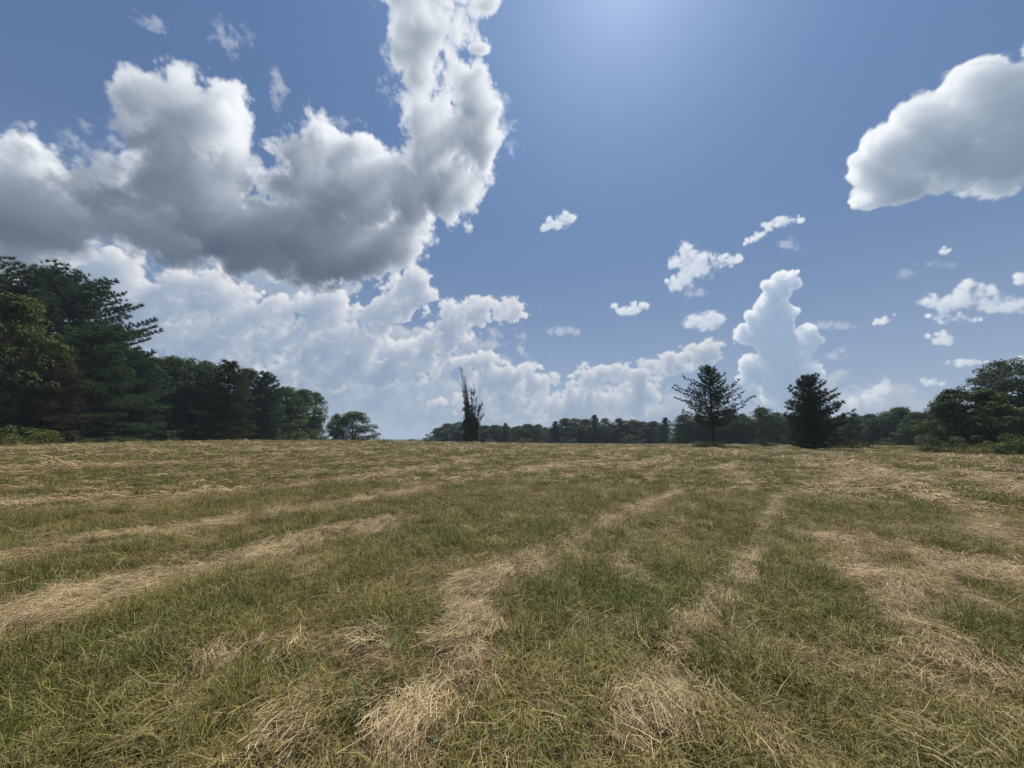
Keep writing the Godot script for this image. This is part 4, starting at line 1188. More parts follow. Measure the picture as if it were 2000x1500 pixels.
class Shape:
	var v := PackedVector3Array()
	var n := PackedVector3Array()
	var c := PackedColorArray()
	var ix := PackedInt32Array()
	func quad(a: Vector3, b: Vector3, cc: Vector3, d: Vector3, col: Color) -> void:
		var nn := (b - a).cross(cc - a).normalized()
		var k := v.size()
		v.append(a); v.append(b); v.append(cc); v.append(d)
		for q in 4:
			n.append(nn)
			c.append(col)
		ix.append_array(PackedInt32Array([k, k + 2, k + 1, k, k + 3, k + 2]))
	func tri(a: Vector3, b: Vector3, cc: Vector3, col: Color) -> void:
		var nn := (b - a).cross(cc - a).normalized()
		var k := v.size()
		v.append(a); v.append(b); v.append(cc)
		for q in 3:
			n.append(nn)
			c.append(col)
		ix.append_array(PackedInt32Array([k, k + 2, k + 1]))
	func tube(pts: Array, radii: Array, sides: int, col: Color) -> void:
		var start := v.size()
		for j in pts.size():
			var t: Vector3 = (pts[mini(j + 1, pts.size() - 1)] - pts[maxi(j - 1, 0)]).normalized()
			var s := t.cross(Vector3(0.31, 0.2, 0.93)).normalized()
			var u := s.cross(t)
			for k in sides:
				var a := TAU * k / sides
				var d := s * cos(a) + u * sin(a)
				v.append(pts[j] + d * radii[j])
				n.append(d)
				c.append(col)
		for j in pts.size() - 1:
			for k in sides:
				var a := start + j * sides + k
				var b := start + j * sides + (k + 1) % sides
				ix.append_array(PackedInt32Array([a, b, a + sides, b, b + sides, a + sides]))
	func mesh() -> ArrayMesh:
		var arr := []
		arr.resize(Mesh.ARRAY_MAX)
		arr[Mesh.ARRAY_VERTEX] = v
		arr[Mesh.ARRAY_NORMAL] = n
		arr[Mesh.ARRAY_COLOR] = c
		arr[Mesh.ARRAY_INDEX] = ix
		var m := ArrayMesh.new()
		m.add_surface_from_arrays(Mesh.PRIMITIVE_TRIANGLES, arr)
		return m

func numbered(called: String) -> String:
	var k: int = taken.get(called, -1) + 1
	taken[called] = k
	return called if k == 0 else "%s_%03d" % [called, k]

func thing(called: String, label: String, category: String, at: Vector3, group := "") -> Node3D:
	var o := Node3D.new()
	o.name = numbered(called)
	o.position = at
	o.set_meta("label", label)
	o.set_meta("category", category)
	if group:
		o.set_meta("group", group)
	add_child(o)
	return o

func part(called: String, mesh: Mesh, mat: Material, parent: Node3D) -> MeshInstance3D:
	var o := MeshInstance3D.new()
	o.name = called
	o.mesh = mesh
	o.material_override = mat
	parent.add_child(o, true)
	return o

func lin(r: float, g: float, b: float) -> Color:
	return Color(r, g, b).linear_to_srgb()

func plain(col: Color, rough: float, spec := 0.3, back := 0.0) -> StandardMaterial3D:
	var m := StandardMaterial3D.new()
	m.albedo_color = col
	m.roughness = rough
	m.metallic_specular = spec
	m.vertex_color_use_as_albedo = true
	m.cull_mode = BaseMaterial3D.CULL_DISABLED
	if back > 0.0:
		m.backlight_enabled = true
		m.backlight = Color(back, back, back * 0.8).linear_to_srgb()
	return m

func make_materials() -> void:
	M.bark = plain(lin(0.075, 0.06, 0.048), 0.9)
	M.pine_bark = plain(lin(0.06, 0.045, 0.036), 0.9)
	M.dead_wood = plain(lin(0.15, 0.13, 0.11), 0.9)
	var tints := {
		"lime": [0.076, 0.104, 0.031], "lime2": [0.115, 0.155, 0.045], "olive": [0.093, 0.125, 0.038], "olive2": [0.087, 0.125, 0.043], "brown": [0.093, 0.093, 0.049],
		"dark": [0.063, 0.090, 0.039], "dark2": [0.069, 0.101, 0.043], "deep": [0.055, 0.093, 0.043], "deep2": [0.063, 0.101, 0.043], "green": [0.075, 0.120, 0.046],
		"far": [0.060, 0.096, 0.049], "far2": [0.072, 0.112, 0.049], "grey": [0.078, 0.106, 0.067],
		"pine": [0.054, 0.090, 0.052], "pineblue": [0.057, 0.099, 0.067], "pinebrown": [0.068, 0.083, 0.043], "bigpine": [0.060, 0.099, 0.067], "broadpine": [0.069, 0.120, 0.058], "lonepine": [0.063, 0.090, 0.052], "ivy": [0.063, 0.083, 0.043]}
	for k in tints:
		M["leaf_" + k] = plain(lin(tints[k][0], tints[k][1], tints[k][2]), 0.7, 0.16, 0.42)
	M.grass = plain(Color.WHITE, 0.6, 0.32, 0.24)
	M.straw = plain(Color.WHITE, 0.6, 0.35, 0.12)
	M.tuft = plain(lin(0.055, 0.105, 0.028), 0.5, 0.4, 0.30)
	M.weed = plain(lin(0.06, 0.105, 0.026), 0.5, 0.4, 0.25)
	ground_noise = FastNoiseLite.new()
	ground_noise.seed = 5
	ground_noise.frequency = 0.35
	ground_noise.fractal_octaves = 4
	patch_noise = FastNoiseLite.new()
	patch_noise.seed = 9
	patch_noise.frequency = 0.22
	patch_noise.fractal_octaves = 4

func height_at(x: float, z: float) -> float:
	var r := sqrt(x * x + z * z)
	return 1.3 * exp(-pow((x + 42.0) / 55.0, 2) - pow((-z - 68.0) / 48.0, 2)) - 1.4 * smoothstep(110.0, 240.0, r)

func bumps_at(x: float, z: float) -> float:
	return ground_noise.get_noise_2d(x, z) * 0.05

func on_ground(x: float, z: float) -> Vector3:
	return Vector3(x, height_at(x, z) + bumps_at(x, z), z)

# ---------------------------------------------------------------- ground: one sheet out to the horizon
const CELL := 0.08
const GX := 560
const GZ := 460
var straw_map: PackedFloat32Array

func lay_straw() -> void:
	# where the mower left its rows of dry straw: measured rows near the camera, kept as a map of 8 cm cells
	straw_map.resize(GX * GZ)
	for row in STRAW_ROWS:
		var w: float = row[0]
		var a: float = row[1]
		var p: Array = row[2]
		for k in range(0, p.size() - 2, 2):
			var s := Vector2(p[k], p[k + 1])
			var e := Vector2(p[k + 2], p[k + 3])
			var lo := Vector2(minf(s.x, e.x), minf(s.y, e.y)) - Vector2.ONE * w * 2.2
			var hi := Vector2(maxf(s.x, e.x), maxf(s.y, e.y)) + Vector2.ONE * w * 2.2
			for j in range(maxi(0, int((-hi.y + 1.0) / CELL)), mini(GZ - 1, int((-lo.y + 1.0) / CELL)) + 1):
				for i in range(maxi(0, int(lo.x / CELL) + GX / 2), mini(GX - 1, int(hi.x / CELL) + GX / 2) + 1):
					var q := Vector2((i - GX / 2 + 0.5) * CELL, 1.0 - (j + 0.5) * CELL)
					var d := q.distance_to(Geometry2D.get_closest_point_to_segment(q, s, e)) / w
					var v := a * exp(-d * d)
					var at := j * GX + i
					straw_map[at] = maxf(straw_map[at], v)

func straw_at(x: float, z: float) -> float:
	var i := int(floor(x / CELL)) + GX / 2
	var j := int(floor((1.0 - z) / CELL))
	var v := 0.0
	if i >= 0 and i < GX and j >= 0 and j < GZ:
		v = straw_map[j * GX + i]
	# further out the rows go on, along the mower's way
	var r := sqrt(x * x + z * z)
	var across := x * 0.832 + z * 0.555
	var along := x * 0.555 - z * 0.832
	var far_rows := patch_noise.get_noise_2d(across * 2.1, along * 0.16 + 40.0) * 1.7
	v = maxf(v, clampf(far_rows * 1.3 - 0.34, 0.0, 0.75) * smoothstep(5.0, 22.0, r))
	return clampf(v * (1.1 + patch_noise.get_noise_2d(across * 7.0, along * 2.2) * 1.5) + maxf(patch_noise.get_noise_2d(x * 5.0 + 90.0, z * 5.0) - 0.22, 0.0) * 1.4, 0.0, 1.3)

func make_ground() -> void:
	lay_straw()
	var s := Shape.new()
	var sectors := 300
	var radii := [0.0]
	var r := 0.5
	while r < 2600.0:
		radii.append(r)
		r *= 1.05 if r < 60.0 else 1.12
	var soil := Color(0.07, 0.06, 0.036)
	var thatch := Color(0.20, 0.165, 0.095)
	for j in radii.size():
		for k in sectors:
			var a := TAU * k / sectors
			var x: float = sin(a) * radii[j]
			var z: float = -cos(a) * radii[j]
			s.v.append(Vector3(x, height_at(x, z) + bumps_at(x, z) * smoothstep(200.0, 60.0, radii[j]), z))
			s.n.append(Vector3.UP)
			var t := clampf(0.35 + patch_noise.get_noise_2d(x * 1.5, z * 1.5) * 0.9 + straw_at(x, z) * 0.6, 0.0, 1.0)
			s.c.append(soil.lerp(thatch, t))
	for j in radii.size() - 1:
		for k in sectors:
			var a := j * sectors + k
			var b := j * sectors + (k + 1) % sectors
			s.ix.append_array(PackedInt32Array([a, a + sectors, b, b, a + sectors, b + sectors]))
	var st := SurfaceTool.new()
	st.create_from(s.mesh(), 0)
	st.generate_normals()
	var m := plain(Color.WHITE, 0.95, 0.2)
	var fine := NoiseTexture2D.new()
	fine.width = 512
	fine.height = 512
	fine.seamless = true
	fine.noise = FastNoiseLite.new()
	fine.noise.frequency = 0.05
	fine.noise.fractal_octaves = 5
	var ramp := Gradient.new()
	ramp.set_color(0, Color(0.55, 0.55, 0.5))
	ramp.set_color(1, Color(1, 1, 1))
	fine.color_ramp = ramp
	m.albedo_texture = fine
	m.uv1_triplanar = true
	m.uv1_world_triplanar = true
	m.uv1_scale = Vector3.ONE * 0.7
	var g := MeshInstance3D.new()
	g.name = "ground"
	g.mesh = st.commit()
	g.material_override = m
	g.set_meta("kind", "structure")
	g.set_meta("label", "gently rising mown hay field reaching to the woods")
	add_child(g)

# ---------------------------------------------------------------- leaves and wood
func rnd_dir(rng: RandomNumberGenerator) -> Vector3:
	var y := rng.randf_range(-1.0, 1.0)
	var a := rng.randf() * TAU
	var q := sqrt(1.0 - y * y)
	return Vector3(cos(a) * q, y, sin(a) * q)

func leaf(s: Shape, p: Vector3, along: Vector3, face: Vector3, length: float, width: float, col: Color) -> void:
	var side := along.cross(face).normalized() * width * 0.5
	s.quad(p, p + along * length * 0.45 - side, p + along * length, p + along * length * 0.45 + side, col)

func shade_of(rng: RandomNumberGenerator, spread: float) -> Color:
	# leaves differ: older and younger, some yellower
	var b := 1.0 + rng.randf_range(-spread, spread)
	var y := rng.randf_range(-0.12, 0.18)
	return Color(b * (1.0 + y), b * (1.0 + y * 0.4), b * (1.0 - y * 0.3))

func clump(s: Shape, rng: RandomNumberGenerator, at: Vector3, rad: float, count: int, size: float, tone: Color, droop := 0.0) -> void:
	for k in count:
		var d := rnd_dir(rng)
		if d.y < -0.35 and rng.randf() < 0.6:
			d.y = -d.y
		var p := at + Vector3(d.x, d.y * 0.72, d.z) * rad * (0.55 + 0.55 * sqrt(rng.randf()))
		var face := (d * 0.8 + Vector3.UP * 0.5 + rnd_dir(rng) * 0.8).normalized()
		var along := (rnd_dir(rng) + Vector3.DOWN * droop).normalized()
		along = (along - face * along.dot(face)).normalized()
		var c := shade_of(rng, 0.22)
		leaf(s, p, along, face, size * rng.randf_range(0.7, 1.3), size * rng.randf_range(0.45, 0.7), Color(c.r * tone.r, c.g * tone.g, c.b * tone.b))

func leafy_tree_shapes(seed_: int, o: Dictionary) -> Array:
	# a broadleaf tree 14 m high and 9 m wide: [wood, crown]
	var rng := RandomNumberGenerator.new()
	rng.seed = seed_
	var wood := Shape.new()
	var crown := Shape.new()
	var h := 14.0
	var fork: float = h * o.fork
	var lean := Vector3(rng.randf_range(-0.5, 0.5), 0, rng.randf_range(-0.5, 0.5))
	wood.tube([Vector3(0, -0.3, 0), Vector3(0, 0.6, 0), lean * 0.4 + Vector3(0, fork, 0), lean + Vector3(0, h * 0.6, 0), lean * 1.2 + Vector3(0, h * 0.9, 0)], [0.34, 0.24, 0.19, 0.12, 0.03], 8, Color.WHITE)
	var outline := FastNoiseLite.new()
	outline.seed = seed_
	outline.frequency = 0.22
	var mid: float = h * (o.low + 1.0) * 0.5
	var ry: float = h * (1.0 - o.low) * 0.5
	for k in int(o.clumps):
		var t0 := rng.randf()  # height within the crown; full to the foot, as trees at the edge of a wood are
		var wide: float = lerpf(o.foot, 1.0, smoothstep(0.0, 0.5, t0)) if t0 < 0.5 else pow(1.0 - pow((t0 - 0.5) / 0.5, 2.0) * 0.98, 0.68) * (1.0 - float(o.taper) * (t0 - 0.5))
		var around := rng.randf() * TAU
		var f := pow(rng.randf(), 0.36)
		wide *= 3.75 * f * (1.0 + outline.get_noise_2d(cos(around) * 3.0 + t0 * 9.0, sin(around) * 3.0) * 0.9)
		var p := Vector3(cos(around) * wide, mid + (t0 * 2.0 - 1.06) * ry * 0.9, sin(around) * wide) + lean * 0.6
		var rad: float = rng.randf_range(0.55, 1.15) * o.clump_size
		var tone := shade_of(rng, 0.14)
		clump(crown, rng, p, rad, int(o.leaves), o.leaf, tone, o.droop)
		if k % 2 == 0:
			var t := clampf((p.y - fork) / (h * 0.6), 0.0, 0.85)
			var root := Vector3(0, fork * 0.8, 0).lerp(lean + Vector3(0, h * 0.75, 0), t)
			var bend := root.lerp(p, 0.5) + Vector3(0, -0.25, 0)
			wood.tube([root, bend, p], [0.10, 0.06, 0.02], 5, Color.WHITE)
	return [wood.mesh(), crown.mesh()]

func bush_shapes(seed_: int) -> Array:
	# 3 m high, 4 m wide, leafy to the ground
	var rng := RandomNumberGenerator.new()
	rng.seed = seed_
	var wood := Shape.new()
	var crown := Shape.new()
	for k in 30:
		var a := rng.randf() * TAU
		var f := sqrt(rng.randf())
		var top := 2.75 * sqrt(maxf(1.0 - f * f * 0.9, 0.05)) * rng.randf_range(0.7, 1.0)
		var y := rng.randf_range(0.25, 1.0) * top
		var p := Vector3(cos(a) * f * 1.7, maxf(y - 0.25, 0.2), sin(a) * f * 1.7)
		clump(crown, rng, p, rng.randf_range(0.3, 0.55), 90, 0.17, shade_of(rng, 0.15), 0.2)
		if k % 3 == 0:
			wood.tube([Vector3(rng.randf_range(-0.2, 0.2), -0.1, rng.randf_range(-0.2, 0.2)), p * Vector3(0.5, 0.55, 0.5), p], [0.035, 0.025, 0.008], 5, Color.WHITE)
	return [wood.mesh(), crown.mesh()]

func needle_tuft(s: Shape, rng: RandomNumberGenerator, p: Vector3, along: Vector3, length: float, count: int, width: float, tone: Color) -> void:
	for k in count:
		var d := (along * 0.9 + rnd_dir(rng) * 0.95 + Vector3.UP * 0.25).normalized()
		var side := d.cross(rnd_dir(rng)).normalized() * width
		var b := rng.randf_range(0.78, 1.25)
		s.tri(p - side, p + side, p + d * length * rng.randf_range(0.7, 1.2), Color(tone.r * b, tone.g * b, tone.b * b))

func pine_shapes(seed_: int, o: Dictionary) -> Array:
	# whorls of boughs on one straight stem; reach: [height share, metres out to -x, metres out to +x]
	var rng := RandomNumberGenerator.new()
	rng.seed = seed_
	var wood := Shape.new()
	var crown := Shape.new()
	var h: float = o.height
	var girth: float = o.girth
	var bow := Vector3(rng.randf_range(-0.3, 0.3), 0, rng.randf_range(-0.3, 0.3))
	var stem := []
	var stem_r := []
	for k in 13:
		var t := k / 12.0
		stem.append(Vector3(0, -0.3 + (h * 0.985 + 0.3) * t, 0) + bow * sin(t * PI))
		stem_r.append(girth * pow(1.0 - t, 0.8) + 0.02)
	wood.tube(stem, stem_r, 9, Color.WHITE)
	var reach: Array = o.reach
	var y: float = h * o.bare
	while y < h * 0.975:
		var t := y / h
		var lo := 0
		while lo < reach.size() - 2 and reach[lo + 1][0] < t:
			lo += 1
		var f := clampf((t - reach[lo][0]) / (reach[lo + 1][0] - reach[lo][0]), 0.0, 1.0)
		var out_l := lerpf(reach[lo][1], reach[lo + 1][1], f)
		var out_r := lerpf(reach[lo][2], reach[lo + 1][2], f)
		var turn := rng.randf() * TAU
		var boughs: int = o.boughs
		for b in boughs:
			var a := turn + TAU * b / boughs + rng.randf_range(-0.35, 0.35)
			var flat := Vector3(cos(a), 0, sin(a))
			var far := lerpf(out_l, out_r, flat.x * 0.5 + 0.5) * rng.randf_range(1.0 - o.uneven, 1.05)
			if far < 0.15 or rng.randf() < float(o.get("skip", 0.0)):
				continue
			var rise: float = lerpf(o.rise_low, o.rise_top, smoothstep(float(o.bare), 1.0, t)) + rng.randf_range(-0.12, 0.12)
			var root := Vector3(0, y + rng.randf_range(-0.2, 0.2), 0) + bow * sin(t * PI)
			var pts := []
			var rad := []
			for k in 6:
				var q := k / 5.0
				pts.append(root + flat * far * q + Vector3.UP * far * (rise * q + float(o.lift) * q * q * q))
				rad.append((girth * 0.22 * (1.0 - t * 0.6)) * pow(1.0 - q, 0.9) + 0.012)
			wood.tube(pts, rad, 5, Color.WHITE)
			var tone := shade_of(rng, 0.12)
			var step: float = o.spacing
			var d := maxf(far * float(o.inner), 0.1)
			var across := Vector3(-flat.z, 0, flat.x)
			while d <= far + 0.01:
				var q := d / far
				var seg := mini(int(q * 5.0), 4)
				var p: Vector3 = pts[seg].lerp(pts[seg + 1], q * 5.0 - seg)
				var spread := (0.20 + 0.55 * sin(clampf(q, 0.0, 0.92) * PI)) * minf(far * 0.42, float(o.plate))
				var n := int(o.twigs)
				for k in n:
					var sd := rng.randf_range(-1.0, 1.0)
					var off := across * sd * spread + flat * absf(sd) * spread * 0.4 + Vector3.UP * (absf(sd) * spread * 0.22 + rng.randf_range(-0.12, 0.12))
					var tip := p + off
					if absf(sd) > 0.35 and k % 2 == 0:
						wood.tube([p, p.lerp(tip, 0.6) + Vector3(0, -0.03, 0), tip], [0.022, 0.016, 0.006], 3, Color.WHITE)
					needle_tuft(crown, rng, tip, (flat * 0.7 + across * sd * 0.6 + Vector3.UP * float(o.tip_up)).normalized(), o.needle, int(o.needles), o.needle * 0.085, tone)
				d += step * rng.randf_range(0.8, 1.2)
			needle_tuft(crown, rng, pts[5], (flat + Vector3.UP * float(o.tip_up) * 1.6).normalized(), o.needle * 1.25, int(o.needles), o.needle * 0.085, tone)
		y += h * float(o.gap) * rng.randf_range(0.75, 1.25) * (1.0 - t * 0.35)
	for k in 5:
		needle_tuft(crown, rng, Vector3(0, h * (0.985 - k * 0.012), 0), Vector3.UP, o.needle * 1.2, int(o.needles), o.needle * 0.085, Color.WHITE)
	return [wood.mesh(), crown.mesh()]

# ---------------------------------------------------------------- the woods: every tree and shrub one can tell apart
var protos := {}

func make_protos() -> void:
	var tall := {"foot": 0.95, "fork": 0.25, "low": -0.02, "clumps": 135, "clump_size": 1.25, "leaves": 120, "leaf": 0.32, "taper": 0.35, "droop": 0.2}
	var open := {"foot": 0.80, "fork": 0.25, "low": 0.0, "clumps": 100, "clump_size": 1.1, "leaves": 105, "leaf": 0.32, "taper": 0.35, "droop": 0.2}
	var walnut := {"foot": 0.90, "fork": 0.2, "low": 0.0, "clumps": 170, "clump_size": 0.85, "leaves": 95, "leaf": 0.30, "taper": 0.5, "droop": 0.5}
	var tallopen := {"foot": 0.30, "fork": 0.4, "low": 0.30, "clumps": 85, "clump_size": 0.95, "leaves": 120, "leaf": 0.28, "taper": 0.05, "droop": 0.1}
	protos = {"tall": [], "open": [], "walnut": [], "tallopen": [], "bush": [], "round": [], "pinedense": [], "fir": [], "juniper": []}
	for k in 5:
		protos.tall.append(leafy_tree_shapes(100 + k, tall) + [13.8, 8.4])
	for k in 2:
		protos.open.append(leafy_tree_shapes(120 + k, open) + [13.8, 8.4])
		protos.walnut.append(leafy_tree_shapes(130 + k, walnut) + [13.7, 8.2])
		protos.tallopen.append(leafy_tree_shapes(140 + k, tallopen) + [13.8, 8.4])
	for k in 4:
		protos.bush.append(bush_shapes(150 + k) + [3.0, 4.2])
	protos.round.append(leafy_tree_shapes(195, {"foot": 0.95, "fork": 0.15, "low": -0.04, "clumps": 140, "clump_size": 1.2, "leaves": 110, "leaf": 0.34, "taper": 0.1, "droop": 0.2}) + [13.6, 8.4])
	var dense := {"height": 15.0, "girth": 0.28, "bare": 0.03, "reach": [[0.0, 4.4, 4.4], [0.35, 4.2, 4.2], [0.65, 3.2, 3.2], [0.85, 1.8, 1.8], [1.0, 0.5, 0.5]], "boughs": 6, "uneven": 0.35, "rise_low": 0.05, "rise_top": 0.5, "lift": 0.12, "spacing": 0.5, "inner": 0.25, "plate": 1.8, "twigs": 4, "needle": 0.52, "needles": 12, "tip_up": 0.4, "gap": 0.05}
	for k in 3:
		protos.pinedense.append(pine_shapes(160 + k, dense) + [15.0, 9.2])
	var fir := dense.duplicate()
	fir.merge({"reach": [[0.0, 3.6, 3.6], [0.3, 3.2, 3.2], [0.7, 1.9, 1.9], [1.0, 0.3, 0.3]], "spacing": 0.8, "needle": 0.6}, true)
	for k in 2:
		protos.fir.append(pine_shapes(170 + k, fir) + [15.0, 7.4])
	var juniper := dense.duplicate()
	juniper.merge({"reach": [[0.0, 3.6, 3.6], [0.3, 3.4, 3.4], [0.7, 2.0, 2.0], [1.0, 0.4, 0.4]], "rise_low": 0.25, "rise_top": 0.9, "spacing": 0.45, "inner": 0.15, "needle": 0.38, "needles": 10, "gap": 0.032}, true)
	protos.juniper.append(pine_shapes(180, juniper) + [15.0, 7.4])

func make_trees() -> void:
	make_protos()
	var rng := RandomNumberGenerator.new()
	rng.seed = 77
	var names := {"bush": "shrub", "pinedense": "pine_tree", "fir": "conifer_tree", "juniper": "juniper_tree"}
	var kinds := {"bush": "shrub"}
	var count := {}
	for t in TREES:
		var kind: String = t[0]
		var k: int = count.get(kind, 0)
		count[kind] = k + 1
		var proto: Array = protos[kind][k % protos[kind].size()]
		var o := thing(names.get(kind, "leafy_tree"), t[6], kinds.get(kind, "tree"), Vector3(t[2], height_at(t[2], t[3]) - 0.03, t[3]), "trees and shrubs round the field")
		var sx: float = t[5] / proto[3]
		o.scale = Vector3(sx * 1.06, t[4] / proto[2] * 1.04, sx * rng.randf_range(0.9, 1.1))
		o.rotation.y = rng.randf() * TAU
		var conifer: bool = kind in ["pinedense", "fir", "juniper"]
		part("stems" if kind == "bush" else "trunk", proto[0], M.pine_bark if conifer else M.bark, o)
		part("crown", proto[1], M["leaf_" + t[1]], o)

func make_lone_trees() -> void:
	# the tallest pine over the left edge
	var o := thing("pine_tree", "tallest dark pine towering over the field at its left edge", "tree", Vector3(-82.0, height_at(-82.0, -66.0), -66.0), "trees and shrubs round the field")
	var s := pine_shapes(301, {"height": 29.5, "girth": 0.5, "bare": 0.05, "reach": [[0.0, 12.0, 13.0], [0.3, 12.5, 14.0], [0.5, 12.0, 14.5], [0.66, 11.0, 13.2], [0.8, 9.0, 9.6], [0.92, 6.0, 6.0], [1.0, 2.0, 2.0]], "boughs": 7, "uneven": 0.3, "rise_low": -0.05, "rise_top": 0.40, "lift": 0.16, "spacing": 0.6, "inner": 0.25, "plate": 3.0, "twigs": 7, "needle": 0.62, "needles": 13, "tip_up": 0.6, "gap": 0.038})
	part("trunk", s[0], M.pine_bark, o)
	part("crown", s[1], M.leaf_bigpine, o)
	# the broad pine in front of it, its boughs sweeping to the ground
	o = thing("pine_tree", "broad pine with layered boughs sweeping to the ground beside the tallest pine", "tree", Vector3(-66.8, height_at(-66.8, -61.0), -61.0), "trees and shrubs round the field")
	s = pine_shapes(302, {"height": 18.6, "girth": 0.42, "bare": 0.03, "reach": [[0.0, 7.5, 9.6], [0.25, 8.0, 10.2], [0.5, 7.5, 8.6], [0.75, 5.5, 6.0], [0.9, 3.6, 3.8], [1.0, 1.5, 1.5]], "boughs": 6, "uneven": 0.45, "rise_low": -0.1, "rise_top": 0.3, "lift": 0.1, "spacing": 0.5, "inner": 0.2, "plate": 2.8, "twigs": 7, "needle": 0.56, "needles": 13, "tip_up": 0.25, "gap": 0.066})
	part("trunk", s[0], M.pine_bark, o)
	part("crown", s[1], M.leaf_broadpine, o)
	# the lone open pine in the field
	o = thing("pine_tree", "lone open-branched pine with bare lower trunk standing in the field", "tree", Vector3(36.3, height_at(36.3, -70.0), -70.0), "trees and shrubs round the field")
	s = pine_shapes(303, {"skip": 0.26, "height": 15.0, "girth": 0.26, "bare": 0.25, "reach": [[0.24, 3.4, 2.8], [0.36, 6.6, 5.6], [0.44, 8.6, 7.0], [0.55, 6.6, 5.4], [0.7, 4.3, 3.7], [0.85, 2.2, 1.8], [1.0, 0.4, 0.4]], "boughs": 7, "uneven": 0.66, "rise_low": 0.0, "rise_top": 0.5, "lift": 0.2, "spacing": 0.40, "inner": 0.18, "plate": 1.6, "twigs": 3, "needle": 0.38, "needles": 14, "tip_up": 0.8, "gap": 0.036})
	part("trunk", s[0], M.pine_bark, o)
	part("crown", s[1], M.leaf_lonepine, o)
	# the dense pine to the right of it, with ivy up its left side
	o = thing("pine_tree", "dense bushy pine standing in the field, foliage down to the ground", "tree", Vector3(42.8, height_at(42.8, -55.0), -55.0), "trees and shrubs round the field")
	s = pine_shapes(304, {"skip": 0.1, "height": 10.6, "girth": 0.26, "bare": 0.03, "reach": [[0.0, 3.2, 5.8], [0.3, 3.8, 5.4], [0.5, 3.4, 4.5], [0.7, 2.4, 3.0], [0.88, 1.3, 1.6], [1.0, 0.5, 0.5]], "boughs": 7, "uneven": 0.5, "rise_low": 0.0, "rise_top": 0.45, "lift": 0.18, "spacing": 0.38, "inner": 0.15, "plate": 1.5, "twigs": 5, "needle": 0.34, "needles": 13, "tip_up": 0.6, "gap": 0.05})
	part("trunk", s[0], M.pine_bark, o)
	part("crown", s[1], M.leaf_lonepine, o)
	var rng := RandomNumberGenerator.new()
	rng.seed = 8
	var ivy := Shape.new()
	for k in 46:
		var t := k / 45.0
		var p := Vector3(-1.0 + rng.randf_range(-0.5, 0.4) + (1.0 - t) * -0.2, 0.4 + t * 9.6, rng.randf_range(-0.2, 1.2))
		clump(ivy, rng, p, lerpf(1.0, 0.5, t), 90, 0.16, shade_of(rng, 0.15), 0.5)
	part("ivy", ivy.mesh(), M.leaf_ivy, o)
	dead_tree()
	snag()

